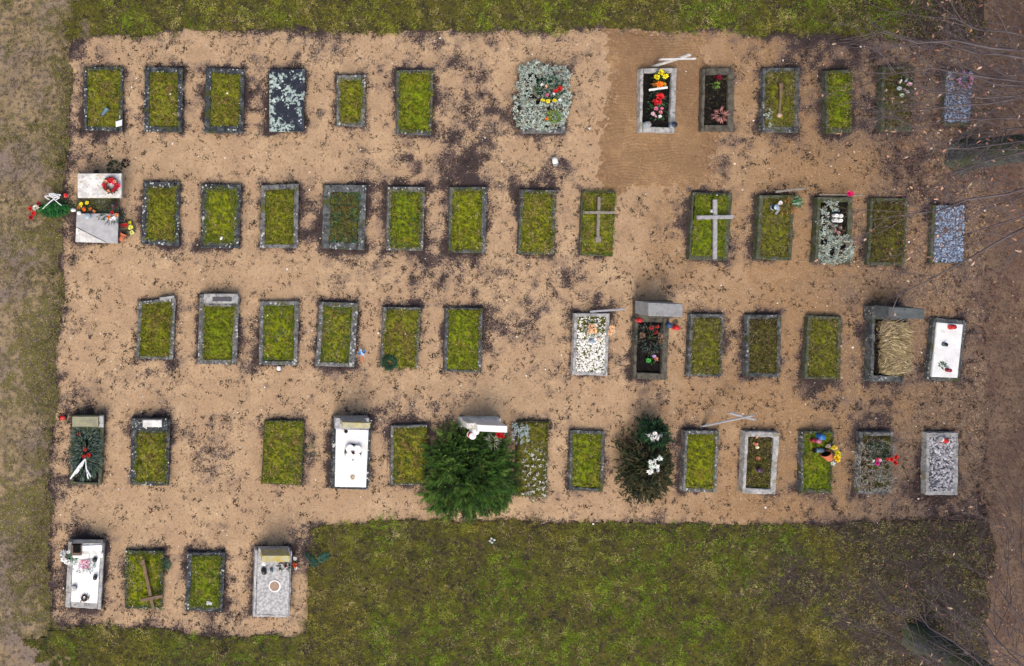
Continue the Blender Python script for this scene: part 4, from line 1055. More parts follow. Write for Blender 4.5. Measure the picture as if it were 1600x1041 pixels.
# big bouquet at the left
bq = bouquet('large_bouquet', 88, 325, .02, 'large green bouquet with white ribbon lying left of the pale monument', [(56, 325, .085, (.85, .75, .6)), (52, 333, .06, RED), (48, 340, .06, (.5, .02, .03)), (47, 326, .05, RED), (60, 318, .05, (.5, .03, .05)), (103, 305, .055, (.75, .04, .05))], GREEN + [(.10, .10, .05), (.15, .12, .08)], 220, .52, .24, .12, 'bouquet')
n = 420; a = rng.uniform(-2.6, -.35, n) ; t = rng.random(n) ** .6
cb = W3(84, 314, .05)
P = cb + np.column_stack([np.cos(a) * t * .42 + rng.normal(0, .02, n), np.sin(a) * t * .36, .04 + .1 * rng.random(n)])
v, f, cc = leaves(P, np.column_stack([np.cos(a), np.sin(a), rng.uniform(0, .3, n)]), rng.uniform(.08, .16, n), rng.uniform(.02, .035, n), pick([(.015, .09, .02), (.02, .13, .03), (.03, .18, .03), (.012, .06, .02)], n))
part('fern_leaves', v, f, m_leaf, bq, col=cc, fast=True)
lines = []
for s, (ox, oy) in enumerate(((0, 0), (2, -2), (-2, 2))):
    base = W3(84 + ox, 310 + oy, .2)
    for sx in (-1, 1):
        pts = [base + (sx * .11 * math.sin(x * math.pi) + .04 * s * sx, (.09 if sx > 0 else .13) * math.sin(x * math.pi * .5) * (1 - .3 * x), .03 * math.sin(x * 3)) for x in np.linspace(0, 1.15, 9)]
        lines.append((pts, [.014] * 9))
for k_ in range(4):
    p0_ = W3(84, 311, .18); p1_ = W3(62 + k_ * 3, 331 - k_ * 3, .12)
    lines.append(([p0_, (p0_ + p1_) / 2 + (0, 0, .04), p1_], [.014, .014, .012]))
lines.append(([W3(84, 311, .2), W3(92, 318, .2), W3(97, 322, .16)], [.013] * 3))
v, f = tubes(lines, 5); part('ribbon', v, f, m_ribbon, bq, fast=True, smooth=True)
c = W3(113, 328, 0); rt = thing('figurine', c, 'white little figurine on the sand between bouquet and monument', 'figurine')
part('body', *lathe([(.04, 0), (.055, .03), (.045, .08), (.02, .10)], c + (-.02, 0, .05), 12, (.9, -.1, .25)), m_whitep, rt, smooth=True)
part('head', *lathe([(.01, 0), (.035, .015), (.045, .045), (.03, .075), (.005, .085)], c + (.08, -.01, .07), 12), m_whitep, rt, smooth=True)
# --- b10
lantern(1110, 330, .13, 'small white and black lantern beside the large pale cross', m_whitep, m_whitep, .14, .05)
# --- b11
r_ = bouquet('faded_bouquet', 1228, 322, .17, 'bouquet with orange stalks in green wrapping on the dry stalk grave', [(1219, 317, .05, WHT)], [(.30, .12, .03), (.4, .16, .04), (.2, .10, .04)], 60, .2, .18, .06, L=(.12, .22), Wd=(.008, .014))
n = 70; P = W3(1243, 316, .19) + rng.normal(0, .06, (n, 3)) * (1, 1, .4)
v, f, cc = leaves(P, dirs(n, -5, 40, 0, .9), rng.uniform(.06, .13, n), rng.uniform(.03, .05, n), pick([(.04, .16, .06), (.03, .09, .04), (.4, .5, .4), (.08, .25, .1)], n)); part('wrapping', v, f, m_leaf, r_, col=cc, fast=True)
lantern(1208, 324, .17, 'dark glass ball lantern on the dry stalk grave', m_blackp, m_glass, .16, .075)
plank('small white plaque leaning among the orange stalks', W3(1212, 335, .2), W3(1218, 326, .22), .06, .02, m_hgrey)
# --- b12
groundcover('stonecrop_plant', 1278, 1333, 366, 414, .14, 560, 'pale silvery stonecrop covering the foot of a second row grave', SILV, hgt=.09)
groundcover('stonecrop_sprigs', 1276, 1310, 312, 374, .14, 330, 'pale silvery stonecrop sprigs at the head of a second row grave', SILV, hgt=.05, rag_=.3)
def candle_tray(px, py, z, label, R, s, r, tm=m_blackp):
    c = W3(px, py, z); root = thing('candle_tray', c, label, 'candles', 'candle trays')
    part('tray', *lathe([(R * .9, 0), (R, .01), (R, .035), (R * .93, .035), (R * .9, .02)], c, 20), tm, root)
    for k_ in range(4):
        a = .7 + k_ * math.pi / 2
        p = c + (math.cos(a) * s, math.sin(a) * s, .02)
        cd = part('candle', *lathe([(r, 0), (r, .09), (r * .9, .10), (r * .25, .095)], p, 16), m_whitep, root)
        part('wick', *lathe([(.005, 0), (.004, .025)], p + (0, 0, .094), 5), m_blackp, cd)
    return root
candle_tray(1305, 341, .18, 'black tray with four small white candles on the stonecrop grave', .17, .085, .05)
bouquet('pink_flowers', 1307, 361, .16, 'faded pink flowers below the candle tray of the stonecrop grave', [(1304, 360, .045, (.5, .3, .28)), (1310, 364, .045, (.6, .35, .33)), (1300, 355, .04, (.35, .22, .2)), (1313, 356, .04, (.4, .28, .25))], [(.10, .07, .05), (.05, .05, .03)], 50, .16, .16, .07)
bouquet('magenta_flower', 1328, 303, .28, 'bright magenta flower behind the stonecrop grave', [(1327, 303, .07, (.8, .02, .2)), (1331, 303, .05, (.7, .02, .15))], [(.05, .06, .03)], 12, .05, .05, .05, 'flower')
# --- third row
lantern(435, 580, 0, 'small white and black lantern on the sand at the foot of the clover leaf grave', m_whitep, m_blackp, .2, .055, fall=1.5)
c = W3(565, 553, .0); rt = thing('toy_windmill', c, 'blue and red toy windmill beside a grey kerbed grave', 'windmill')
part('stick', *beam(W3(567, 566, .03), W3(564, 543, .12), .03, .02), plain('salmon_stick', (.65, .16, .09)), rt)
for k_ in range(4):
    a = .4 + k_ * 1.57
    v, f, cc = leaves(np.array([W3(565, 551, .14)]), np.array([(math.cos(a), math.sin(a) * .7, .1)]), .13, .085, np.array([(.03, .16, .42) if k_ % 2 == 0 else (.25, .45, .65)]))
    part('blade', v, f, m_leaf, rt, col=cc, fast=True)
part('hub', *lathe([(.02, 0), (.02, .02), (.01, .03)], W3(565, 551, .14), 8), m_whitep, rt)
wreath(607, 566, .1, .14, .07, 'dark green fir wreath on the corner of a third row grave', [(.02, .09, .05), (.015, .06, .035), (.03, .13, .07)], 0, None, 420, (.04, .08), (.010, .018))
bouquet('wreath_candle', 607, 566, .1, 'reddish dried flower in the centre of the green wreath', [(607, 566, .06, (.22, .08, .07)), (604, 564, .04, (.3, .2, .2))], None, cat='flower', hgt=.03)
bouquet('peach_flowers', 925, 514, .15, 'peach coloured silk flowers on the grave of white stones', [(922, 510, .075, PEACH), (928, 516, .08, PEACH), (921, 518, .07, (.85, .62, .4)), (930, 509, .05, (.9, .7, .5))], [(.25, .30, .22), (.15, .22, .14), (.4, .42, .35)], 70, .26, .18, .09)
bouquet('peach_flowers', 955, 516, .17, 'peach coloured silk flowers hanging over the kerb of the white stone grave', [(956, 512, .065, PEACH), (953, 519, .07, PEACH), (958, 519, .05, (.9, .7, .5))], [(.25, .30, .22)], 14, .1, .12, .06)
lantern(923, 533, .15, 'grey glass lantern among the white stones', m_glass, m_glass, .12, .055)
stone(935, 529, .16, .10, 'tan stone beside the peach flowers', (.45, .36, .28), 'tan_stone')
lantern(996, 500, .18, 'red lantern on the kerb below the grey headstone', m_red, m_red, .16, .055)
lantern(1052, 511, .0, 'bright red lantern on the sand right of the grey headstone grave', m_red, m_red, .22, .07)
lantern(1040, 507, .1, 'dark blue lantern at the right head corner of the grey headstone grave', plain('navy2', (.03, .07, .15), .3), plain('navy2', (.03, .07, .15), .3), .24, .07)
bouquet('withered_bouquet', 1014, 528, .14, 'withered brown bouquet with blue green fir on the grey headstone grave', [(1003, 524, .07, (.2, .13, .09)), (1031, 525, .08, (.24, .15, .10)), (1024, 519, .06, (.3, .03, .03)), (1018, 512, .055, (.35, .03, .03)), (1027, 510, .05, (.4, .04, .04)), (1034, 534, .06, (.22, .14, .09))], [(.05, .09, .08), (.08, .12, .10), (.12, .08, .06), (.03, .05, .04)], 260, .46, .42, .14, 'bouquet', L=(.06, .12), Wd=(.012, .024))
bouquet('small_toy_flowers', 1019, 561, .12, 'small green and orange flower toy at the foot of the grey headstone grave', [(1024, 561, .06, (.85, .35, .2)), (1022, 557, .04, (.6, .4, .7)), (1013, 563, .055, (.08, .4, .08))], GREEN, 30, .14, .1, .06)
# dry grass of c12
c = W3(1390, 540, .1); rt = thing('dry_ornamental_grass', c, 'clump of dry tan ornamental grass swept sideways over a third row grave', 'grass')
n = 6000
P0 = np.column_stack([rng.uniform(1370, 1409, n), rng.uniform(502, 584, n)])
XY = np.array([W(*p, .15) for p in P0])
a = rng.normal(0, .35, n) + np.where(P0[:, 1] > 560, .25, -.1) + (fbm(P0[:, 0] / 14, P0[:, 1] / 14, 303, 2) - .5) * 2.2
D = np.column_stack([np.cos(a), np.sin(a), rng.uniform(.02, .35, n)])
v, f, cc = leaves(np.column_stack([XY, .14 + rng.random(n) * .14]), D, rng.uniform(.14, .36, n), rng.uniform(.007, .014, n), pick(PAL['dry'] + [(.36, .30, .13), (.12, .08, .04), (.55, .45, .28)], n) * (.5 + 1.0 * fbm(P0[:, 0] / 3.5, P0[:, 1] / 2.2, 305, 2))[:, None], droop=.18)
part('blades', v, f, m_leaf, rt, col=cc, fast=True)
# white slab c13
for (x, y, w_, lab) in ((1480, 511, 0, 'red lantern with black top at the head of the bright white slab'), ):
    lantern(x, y, .14, lab, m_red, m_red, .16, .06, fall=0.1)
lantern(1474, 538, .14, 'small dark grey candle holder in the middle of the bright white slab', m_bluegrey, m_blackp, .1, .05)
bouquet('green_sprig', 1472, 571, .14, 'green leaf sprig on the lower part of the bright white slab', (), [(.01, .10, .03), (.02, .14, .04)], 30, .07, .07, .05, 'plant')
lantern(1479, 578, .14, 'dark red lantern beside the green sprig on the white slab', plain('dark_red', (.25, .01, .03), .4), plain('dark_red', (.25, .01, .03), .4), .12, .05)
# --- fourth row
lantern(93, 653, 0, 'red and white lantern lying at the left edge of the sand', m_red, m_blackp, .22, .06, fall=.25)
bq = bouquet('fir_bouquet', 135, 703, .15, 'fir branch bouquet with red flowers and white ribbon on the olive headstone grave', [(133, 702, .055, (.35, .06, .05)), (138, 711, .06, (.55, .03, .02)), (131, 713, .05, (.4, .03, .02)), (123, 678, .04, (.3, .03, .03))], [(.06, .10, .08), (.10, .15, .13), (.04, .08, .06), (.15, .19, .17), (.03, .06, .045), (.09, .13, .06)], 1100, .42, .82, .16, 'bouquet', L=(.08, .18), Wd=(.012, .022))
lines = []
for (x, y) in ((110, 748), (114, 744), (119, 740)): lines.append(([W3(133, 717, .27), W3((133 + x) / 2 + 2, 728, .27), W3(x, y, .2)], [.016, .024, .026]))
for (x, y) in ((138, 748), (142, 745)): lines.append(([W3(134, 717, .27), W3(135, 732, .27), W3(x, y, .2)], [.014, .02, .02]))
v, f = tubes(lines, 5); part('ribbon', v, f, m_ribbon, bq, fast=True, smooth=True)
bouquet('fir_sprig', 484, 703, 0.02, 'lone dark green fir sprig on the sand in the fourth row', (), DKGR, 60, .14, .16, .05, 'plant', L=(.08, .15), Wd=(.01, .018))
candle_tray(551, 706, .238, 'tray with four large white candles on the bright white slab with yellow headstone', .215, .135, .11)
bouquet('dried_rose', 551, 706, .26, 'dark red dried flower between the four large candles', [(551, 707, .06, (.12, .04, .03))], None, cat='flower', hgt=.08)
bouquet('small_ring_candle', 551, 746, .238, 'small cream candle ring at the foot of the yellow headstone grave', [(551, 746, .06, (.7, .55, .35), (.9, .9, .85))], None, cat='candle', hgt=.01)
pot(539, 672, .238, 'small grey vase below the yellow topped headstone', .05, .14, mat=m_granite)
# juniper
def conifer(name, px, py, rx, ry, hgt, nb, label, pal, down=0., kx=9, L=(.10, .2), sp=.42):
    c = W3(px, py, 0); root = thing(name, c, label, 'shrub')
    v, f = tubes([([c + (0, 0, -.05), c + (.02, .01, hgt * .5), c + (0, .03, hgt * .8)], [.06, .045, .02])], 7)
    part('trunk', v, f, m_bark, root, fast=True)
    lines = []; LP = []; LD = []; LL = []; LW = []; LC = []
    for b in range(nb):
        a = rng.uniform(0, 6.283); ln = rng.uniform(.03, 1.0) ** .6
        sq = (abs(math.cos(a)) ** 3 + abs(math.sin(a)) ** 3) ** (-1 / 3.) * (.86 + .3 * float(vnoise(np.array(a * 1.6 + px), np.array(py * .1), 5)))
        ln = ln * sq
        end = c + (math.cos(a) * rx * ln, math.sin(a) * ry * ln, hgt * max(.12, 1.02 - .75 * ln ** 1.6) * rng.uniform(.75, 1.1) + .05)
        mid = c + (math.cos(a) * rx * ln * .45, math.sin(a) * ry * ln * .45, hgt * .55)
        st = c + (0, 0, hgt * rng.uniform(.1, .4))
        ts = np.linspace(0, 1, 6)[:, None]
        pts = st * (1 - ts) ** 2 + 2 * mid * ts * (1 - ts) + end * ts ** 2
        lines.append((pts, np.linspace(.012, .004, 6)))
        col = np.array(pal[rng.integers(len(pal))]) * rng.uniform(.55, 1.4)
        od = norm(end - mid); od[2] *= .4
        for s in range(kx):
            t_ = rng.uniform(.4, 1.0)
            p = st * (1 - t_) ** 2 + 2 * mid * t_ * (1 - t_) + end * t_ ** 2
            sd = norm(od + rng.normal(0, sp, 3) + (0, down, .12))
            ll = rng.uniform(*L); side = norm(np.cross(sd, (0, 0, 1)))
            m = 7
            tt = np.linspace(.1, 1, m)
            for sg in (-1, 1):
                LP.append(p + sd * (tt * ll)[:, None]); LD.append(np.repeat((sd * .9 + side * sg * .55)[None], m, 0) + rng.normal(0, .1, (m, 3)))
                LL.append(ll * .38 * (1.15 - tt * .6)); LW.append(np.full(m, .016)); LC.append(np.repeat((col * rng.uniform(.8, 1.3))[None], m, 0))
    v, f = tubes(lines, 4); part('branches', v, f, m_woodb, root, fast=True)
    v, f, cc = leaves(np.concatenate(LP), np.concatenate(LD), np.concatenate(LL), np.concatenate(LW), np.clip(np.concatenate(LC), 0, 1))
    part('foliage', v, f, m_leaf, root, col=cc, fast=True)
    return root
JUN = [(.032, .085, .011), (.052, .115, .015), (.016, .042, .010), (.095, .16, .027), (.035, .085, .014)]
conifer('juniper_shrub', 727, 733, 1.22, 1.20, .85, 620, 'big green juniper sprawling over a fourth row grave in front of a white headstone', JUN, down=-.4, kx=13, L=(.12, .24), sp=.6)
# white headstone with lantern box behind the juniper
rt = thing('white_headstone', W3(750, 662, 0), 'white marble headstone standing at the head of the big juniper', 'headstone')
part('plinth', *quad_prism(box_quad(718, 780, 652, 668, .1), -.02, .22, .01), m_white2, rt)
part('stone', *quad_prism(box_quad(732, 777, 654, 664, .22, 2), .22, .86, .012), m_white, rt)
part('side_pillar', *quad_prism(box_quad(721, 732, 655, 664, .22), .22, .62, .01), m_white2, rt)
lantern(736, 669, .30, 'white lantern below the white marble headstone', m_whitep, m_whitep, .4, .10)
lantern(735, 679, .5, 'red glass lantern hanging over the juniper in front of the white marble headstone', m_red, m_whitep, .2, .09)
bouquet('red_rose', 781, 679, .62, 'large red rose by the white marble headstone', [(779, 679, .09, (.55, .01, .02)), (784, 681, .06, (.5, .01, .02))], [(.10, .22, .06), (.2, .3, .12)], 16, .1, .1, .06, 'flower')
bouquet('dry_plume', 770, 689, .6, 'grey dry grass plume lying on the juniper', (), [(.3, .3, .24), (.2, .2, .16)], 50, .1, .14, .04, 'plant', L=(.12, .22), Wd=(.008, .014))
groundcover('silver_leaf_shrub', 799, 826, 660, 694, .25, 110, 'silvery leaved little shrub right of the white marble headstone', [(.35, .42, .42), (.25, .33, .32), (.45, .5, .5)], hgt=.14)
groundcover('white_flowering_plant', 808, 856, 690, 786, .08, 330, 'white flowering ground cover beside the big juniper', [(.6, .62, .56), (.32, .36, .26), (.75, .75, .7), (.14, .14, .06), (.10, .07, .05), (.2, .18, .08)], hgt=.12, L=(.02, .045), Wd=(.014, .026), rag_=.25)
# dark conifer
conifer('dark_conifer', 997, 724, .72, .95, .8, 400, 'dark bushy conifer with brownish tips in the fourth row', [(.02, .035, .012), (.035, .045, .014), (.05, .045, .02), (.015, .025, .015), (.06, .055, .025)], kx=10, L=(.07, .14), sp=.9)
conifer('upright_conifer', 1004, 668, .36, .38, 1.0, 80, 'small dark green conifer at the head of the brownish conifer', [(.015, .05, .02), (.025, .07, .025), (.01, .035, .015)], kx=9, L=(.08, .16))
rt = bouquet('white_ribbon_flowers', 1025, 682, .75, 'white ribbon flowers at the head of the dark conifer', [(1018, 684, .07, WHT), (1026, 683, .075, WHT), (1023, 677, .05, WHT), (1033, 681, .05, (.7, .7, .72)), (1013, 680, .04, (.6, .6, .62)), (1040, 678, .04, (.7, .7, .72))], [(.5, .5, .5), (.6, .6, .62)], 18, .22, .08, .06, L=(.06, .12), Wd=(.012, .02))
bouquet('white_lilies', 1020, 727, .78, 'bunch of white lilies on the dark conifer', [(1016, 722, .06, (.80, .85, .78)), (1022, 720, .06, WHT), (1030, 716, .07, (.80, .85, .78)), (1025, 728, .075, WHT), (1016, 737, .075, WHT), (1018, 730, .06, (.75, .85, .75)), (1027, 735, .05, WHT)], [(.05, .10, .04)], 20, .14, .2, .06)
# d9
bouquet('small_peach_figures', 1180, 694, .12, 'row of small peach blossoms at the head of the pale concrete grave', [(1182, 683, .04, PEACH), (1181, 694, .045, (.7, .3, .2)), (1183, 699, .04, (.85, .75, .5)), (1177, 692, .03, (.6, .3, .2))], [(.08, .06, .03)], 14, .06, .12, .05)
lantern(1183, 733, .12, 'dark purple lantern in the middle of the pale concrete grave', plain('plum', (.07, .03, .06), .3), plain('plum', (.07, .03, .06), .3), .16, .065)
bouquet('small_orange_flower', 1184, 716, .12, 'small orange flower above the dark purple lantern', [(1184, 716, .045, (.6, .25, .12))], [(.05, .05, .02)], 8, .05, .05, .05, 'flower')
bouquet('dry_peach_leaves', 1173, 746, .12, 'dry peach leaves at the foot of the pale concrete grave', (), [(.4, .25, .14), (.3, .17, .1)], 16, .12, .06, .03, 'leaves', L=(.05, .09), Wd=(.02, .03))
# d10 toys
pot(1291, 716, .16, 'orange terracotta pot lying on the bright grassy grave', .12, .2, fall=2.2)
bouquet('yellow_flowers', 1304, 705, .16, 'yellow flowers with white ribbon on the bright grassy grave', [(1300, 698, .07, YEL), (1304, 700, .06, (.8, .6, .1)), (1308, 708, .07, YEL), (1307, 715, .08, (.85, .6, .02)), (1309, 719, .06, (.85, .6, .02)), (1301, 724, .05, (.7, .75, .7)), (1294, 697, .05, (.5, .4, .35))], [(.10, .12, .04), (.3, .3, .25)], 60, .2, .26, .09)
lantern(1268, 703, .15, 'black and blue grey torch lying on the bright grassy grave', m_bluegrey, m_blackp, .32, .06, fall=.05)
lantern(1278, 681, .14, 'blue round lantern at the head of the bright grassy grave', m_blue, m_blue, .2, .075)
lantern(1275, 688, .14, 'pink lantern with a dark opening beside the blue one', plain('dusty_pink', (.45, .15, .22), .4), plain('dusty_pink', (.45, .15, .22), .4), .14, .06)
lantern(1267, 687, .14, 'dark red lantern left of the pink one', plain('dark_red', (.25, .01, .03), .4), plain('dark_red', (.25, .01, .03), .4), .14, .05)
# d11 lavender
groundcover('dry_lavender', 1331, 1400, 684, 772, .13, 300, 'dry grey lavender sprawling over a fourth row grave', [(.26, .24, .20), (.34, .30, .22), (.16, .17, .14), (.20, .14, .10), (.38, .36, .32)], L=(.07, .15), Wd=(.008, .015), hgt=.14, e=(2, 35))
bouquet('fir_wreath_bouquet', 1369, 708, .25, 'dark green fir arrangement with white and magenta flowers on the dry lavender', [(1364, 720, .045, WHT), (1371, 724, .055, (.65, .02, .3)), (1371, 718, .045, (.7, .1, .2)), (1375, 719, .04, LPINK)], DKGR + [(.02, .06, .045)], 200, .3, .3, .1, L=(.06, .12), Wd=(.012, .022))
bouquet('red_poinsettia', 1396, 719, .25, 'bright red bow flower at the right edge of the dry lavender grave', [(1399, 714, .075, (.7, .02, .02)), (1398, 723, .07, (.7, .03, .03)), (1393, 718, .06, (.65, .03, .03)), (1387, 718, .04, (.6, .05, .04))], None, cat='flower', hgt=.06)
lantern(1466, 685, .17, 'red lantern lying on the grey pebbles', m_red, m_whitep, .22, .065, fall=-.35)
stone(1435, 779, .0, .04, 'small white stone at the foot of the grey pebble grave')
# --- fifth row
rt = thing('planter_box', W3(120, 858, .3), 'square brown planter at the head of the flower crowded white slab', 'planter')
part('box', *quad_prism(box_quad(112, 128, 849, 866, .4), .3, .5, .008), plain('brown_planter', (.09, .05, .025), .5), rt)
part('soil', *quad_prism(box_quad(114, 126, 851, 864, .5), .45, .507, .003), m_soil, rt)
bouquet('white_roses', 103, 869, .25, 'white roses with green leaves over the left kerb of the lower left slab', [(98, 865, .075, WHT), (100, 874, .08, WHT), (106, 878, .07, WHT)], None, cat='flowers', hgt=.06)
bouquet('green_plant', 112, 868, .25, 'bright green plant beside the white roses', [(107, 862, .05, WHT)], [(.02, .16, .04), (.03, .22, .06), (.015, .09, .03)], 50, .14, .12, .08, 'plant')
bouquet('pink_roses', 131, 882, .25, 'pink roses with pale leaves in the middle of the lower left slab', [(129, 877, .07, LPINK), (136, 878, .065, (.85, .5, .62)), (131, 886, .07, (.85, .6, .68)), (125, 884, .05, (.85, .7, .75)), (137, 886, .05, (.8, .45, .55))], [(.25, .40, .38), (.4, .5, .48), (.12, .22, .2)], 80, .32, .24, .08)
lantern(149, 872, .24, 'black round lantern at the right side of the lower left slab', m_blackp, m_blackp, .16, .06)
lantern(149, 901, .24, 'smaller dark lantern lower on the right side of the lower left slab', m_bluegrey, m_blackp, .12, .055)
lantern(116, 918, .24, 'grey glass bowl on the left side of the lower left slab', m_hgrey, m_granite, .09, .075)
wreath(132, 934, .24, .07, .025, 'small dark twig star with a red middle at the foot of the lower left slab', [(.03, .04, .04), (.02, .03, .03)], 3, [(.5, .02, .02)], 46, (.06, .12), (.008, .014))
block('e1', 'name_plate', 127, 160, 852, 861, .42, .45, m_white, -1, at=.42)
block('e1', 'letter_slab', 126, 139, 866, 874, .30, .35, m_white, -2, at=.33)
bouquet('crumpled_tissue', 327, 942, .14, 'crumpled white tissue at the foot of a bottom row grave', [(325, 942, .05, WHT), (329, 943, .04, WHT)], None, cat='tissue', hgt=.01)
lantern(412, 891, .268, 'black round lantern at the left head corner of the granite slab', m_blackp, m_blackp, .16, .07)
lantern(424, 890, .268, 'small dark grey lantern beside the black one on the granite slab', m_bluegrey, m_bluegrey, .12, .045)
lantern(412, 878, .268, 'glass lantern beside the headstone of the granite slab', m_glass, m_whitep, .14, .06)
bouquet('dark_rose_bunch', 444, 884, .27, 'dark green bunch with red bloom at the right of the granite slab', [(440, 877, .04, MAG), (437, 876, .03, RED), (446, 884, .05, (.12, .02, .02))], DKGR, 50, .16, .12, .08)
bouquet('orange_lily', 459, 884, .2, 'orange and white flower hanging over the right edge of the granite slab', [(460, 883, .06, (.8, .12, .04)), (462, 888, .04, WHT), (461, 873, .045, WHT)], None, cat='flower', hgt=.05)
def twig_branch(px, py, label, ang, ln, pal, name='conifer_branch'):
    c = W3(px, py, .02); root = thing(name, c, label, 'branch', 'loose green branches')
    n = 150; t = rng.random(n)
    d = np.array((math.cos(ang), math.sin(ang), 0)); s = np.array((-d[1], d[0], 0))
    v, f = tubes([([c - d * ln / 2 + (0, 0, .01), c + (0, 0, .03), c + d * ln / 2 + (0, 0, .02)], [.008, .007, .003])], 4); part('twig', v, f, m_woodb, root, fast=True)
    P = c + d * ((t - .5) * ln)[:, None] + (0, 0, .03) + rng.normal(0, .01, (n, 3))
    sg = np.where(rng.random(n) < .5, -1, 1)[:, None]
    v, f, cc = leaves(P, d * .6 + s * sg * .8 + rng.normal(0, .2, (n, 3)) * (1, 1, .4), rng.uniform(.08, .17, n) * (1.1 - t * .5), rng.uniform(.012, .02, n), pick(pal, n)); part('needles', v, f, m_leaf, root, col=cc, fast=True)
BLG = [(.02, .08, .05), (.03, .10, .065), (.015, .055, .04)]
twig_branch(487, 875, 'blue green conifer branch where sand meets lawn by the granite grave', 2.3, .42, BLG)
twig_branch(504, 871, 'paler blue green conifer branch on the lawn by the granite grave', .4, .32, [(.05, .13, .09), (.03, .09, .06)])
twig_branch(261, 882, 'faint green conifer branch beside the fallen brown cross', 1.9, .3, [(.05, .10, .06), (.07, .11, .06)])
bouquet('white_flower_tuft', 768, 846, .05, 'tiny tuft of white flowers growing in the lawn below the juniper', [(765, 845, .03, WHT), (769, 848, .03, WHT), (772, 844, .03, WHT), (768, 842, .025, WHT)], GREEN, 14, .08, .06, .04, 'flowers')

# ------------------------------------------------------------------ bare trees at the right
def bez(p0, p1, p2, n):
    t = np.linspace(0, 1, n)[:, None]
    return p0 * (1 - t) ** 2 + 2 * p1 * t * (1 - t) + p2 * t ** 2

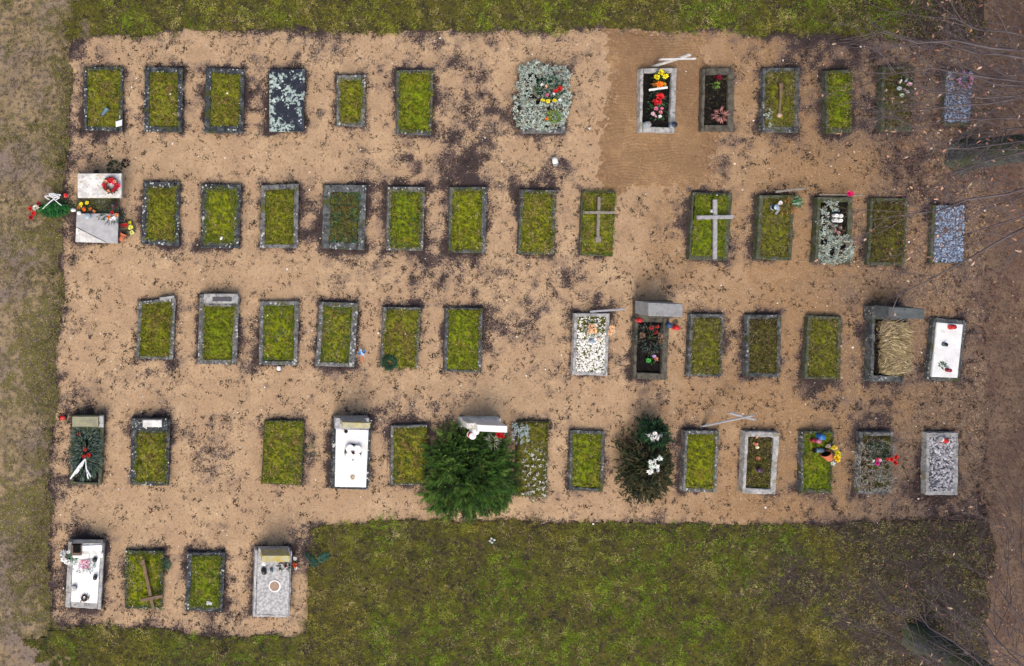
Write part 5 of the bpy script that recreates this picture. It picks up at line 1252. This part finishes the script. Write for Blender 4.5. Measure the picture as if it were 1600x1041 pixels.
def tree(base_px, top, tips, label, r0, nleaf, seed):
    rs = np.random.default_rng(seed)
    b = W3(*base_px, 0); root = thing('bare_tree', b, label, 'tree', 'bare trees at the right edge')
    top = b + np.array(top)
    # trunk with root flare
    hs = np.array([-.2, 0, .15, .4, .9, 1.8, 3, 4.5, 6, 7.5, 9]); ht = top[2]
    hs = hs * ht / 9
    ctr = np.array([b + (top - b) * max(h, 0) / ht + (.06 * math.sin(h * 1.3), .05 * math.cos(h * 1.1), 0) for h in hs]); ctr[:, 2] = hs
    rad = np.array([1.45, 1.3, 1.16, 1.06, 1, .95, .84, .72, .56, .4, .18]) * r0
    n = 16; V = []
    for i, h in enumerate(hs):
        for k in range(n):
            a = 2 * math.pi * k / n
            fl = 1 + (.16 * math.sin(a * 5 + seed) if i < 4 else 0) * (1 - i / 4) + .06 * math.sin(a * 3 + i)
            V.append(ctr[i] + (math.cos(a) * rad[i] * fl, math.sin(a) * rad[i] * fl, 0))
    F = [(i * n + k, i * n + (k + 1) % n, (i + 1) * n + (k + 1) % n, (i + 1) * n + k) for i in range(len(hs) - 1) for k in range(n)]
    F.append(tuple(len(V) - n + k for k in range(n)))
    part('trunk', V, F, m_bark, root, smooth=True)
    def ax(h): return np.array([np.interp(h, hs, ctr[:, j]) for j in range(3)])
    limbs = []; twigs = []; LP = []
    def sub(pts, r, depth, droop=-.05):
        m = len(pts)
        for _ in range(10 if depth == 0 else 5):
            t = rs.uniform(.25, .98); i = min(int(t * (m - 1)), m - 2)
            p = pts[i] + (pts[i + 1] - pts[i]) * (t * (m - 1) - i)
            d = norm(pts[i + 1] - pts[i]); sd = norm(np.cross(d, (0, 0, 1))) * (1 if rs.random() < .5 else -1)
            ln = rs.uniform(.5, 1.7) if depth == 0 else rs.uniform(.2, .7)
            dd = norm(d * rs.uniform(.5, 1) + sd * rs.uniform(.25, .8) + rs.normal(0, .18, 3) + (0, 0, droop))
            q = p + dd * ln; mid = p + dd * ln * .5 + rs.normal(0, .06 * ln, 3)
            pp = bez(p, mid, q, 5)
            twigs.append((pp, np.linspace(max(r * .45, .0045), .003, 5)))
            for tt in rs.random(2): LP.append(p + (q - p) * tt)
            if depth < 1: sub(pp, r * .45, depth + 1, droop)
    for (tx, ty, th, sh, r) in tips:            # the low limbs that reach out over the plot
        s = ax(sh); e = W3(tx, ty, th)
        mid = s * .45 + e * .55 + (0, 0, rs.uniform(.2, .9)) + rs.normal(0, .25, 3) * (1, 1, .2)
        pts = bez(s, mid, e, 12) + np.concatenate([np.zeros((1, 3)), rs.normal(0, .05, (11, 3))])
        limbs.append((pts, np.linspace(r, .006, 12)))
        sub(pts[3:], r * .4, 0)
    for i in range(34):                         # the rest of the crown
        h = rs.uniform(.4, 1) * ht; s = ax(h); a = rs.uniform(0, 6.283)
        ln = rs.uniform(1.6, 3.6) * (1.3 - .6 * h / ht)
        e = s + (math.cos(a) * ln, math.sin(a) * ln, rs.uniform(.6, 2.2))
        pts = bez(s, s + (math.cos(a) * ln * .5, math.sin(a) * ln * .5, .3), e, 8) + rs.normal(0, .05, (8, 3)) * np.linspace(0, 1, 8)[:, None]
        limbs.append((pts, np.linspace(rad[5] * .28, .012, 8)))
        sub(pts[2:], .03, 0, .15)
    v, f = tubes(limbs, 6); part('limbs', v, f, m_twig, root, fast=True, smooth=True)
    v, f = tubes(twigs, 4); part('twigs', v, f, m_twig, root, fast=True)
    LP = np.array(LP); idx = rs.choice(len(LP), min(nleaf, len(LP)), replace=False); n = len(idx)
    v, f, c = leaves(LP[idx], dirs(n, -40, 10), rng.uniform(.06, .13, n), rng.uniform(.03, .05, n), pick([(.45, .27, .18), (.38, .2, .13), (.5, .36, .26), (.28, .13, .08)], n))
    part('dead_leaves', v, f, m_leaf, root, col=c, fast=True)
    return root

tree((1502, 248), (.5, .9, 9.5), [
    (1418, 114, 3.6, 4.6, .05), (1366, 171, 3.4, 4.4, .05), (1418, 142, 3.8, 4.8, .04), (1451, 225, 3.0, 4.0, .05), (1430, 241, 3.3, 4.2, .045), (1449, 288, 3.4, 4.4, .05),
    (1358, 345, 3.6, 4.6, .055), (1388, 58, 4.0, 5.0, .05), (1322, 54, 4.2, 5.2, .05), (1396, 456, 3.7, 4.6, .055), (1480, 90, 4.0, 5.0, .04), (1450, 20, 4.4, 5.4, .045), (1520, 330, 3.4, 4.5, .04),
    (1440, 70, 3.2, 4.0, .04), (1350, 110, 3.8, 4.8, .045), (1480, 150, 3.0, 4.2, .04), (1400, 200, 3.3, 4.3, .04), (1470, 380, 3.5, 4.6, .04)],
    'bare tree with mossy trunk at the upper right, twigs hanging over the graves', .35, 900, 3)
tree((1432, 998), (.6, -.2, 9.0), [
    (1385, 950, 2.6, 3.4, .03), (1400, 928, 3.0, 3.8, .035), (1340, 955, 2.8, 3.5, .03), (1520, 870, 3.4, 4.6, .04), (1480, 930, 3.2, 4.2, .04), (1450, 940, 2.8, 3.8, .03), (1560, 800, 3.6, 4.8, .04), (1520, 960, 3, 4, .03)],
    'bare tree with mossy trunk at the lower right corner of the lawn', .31, 260, 9)
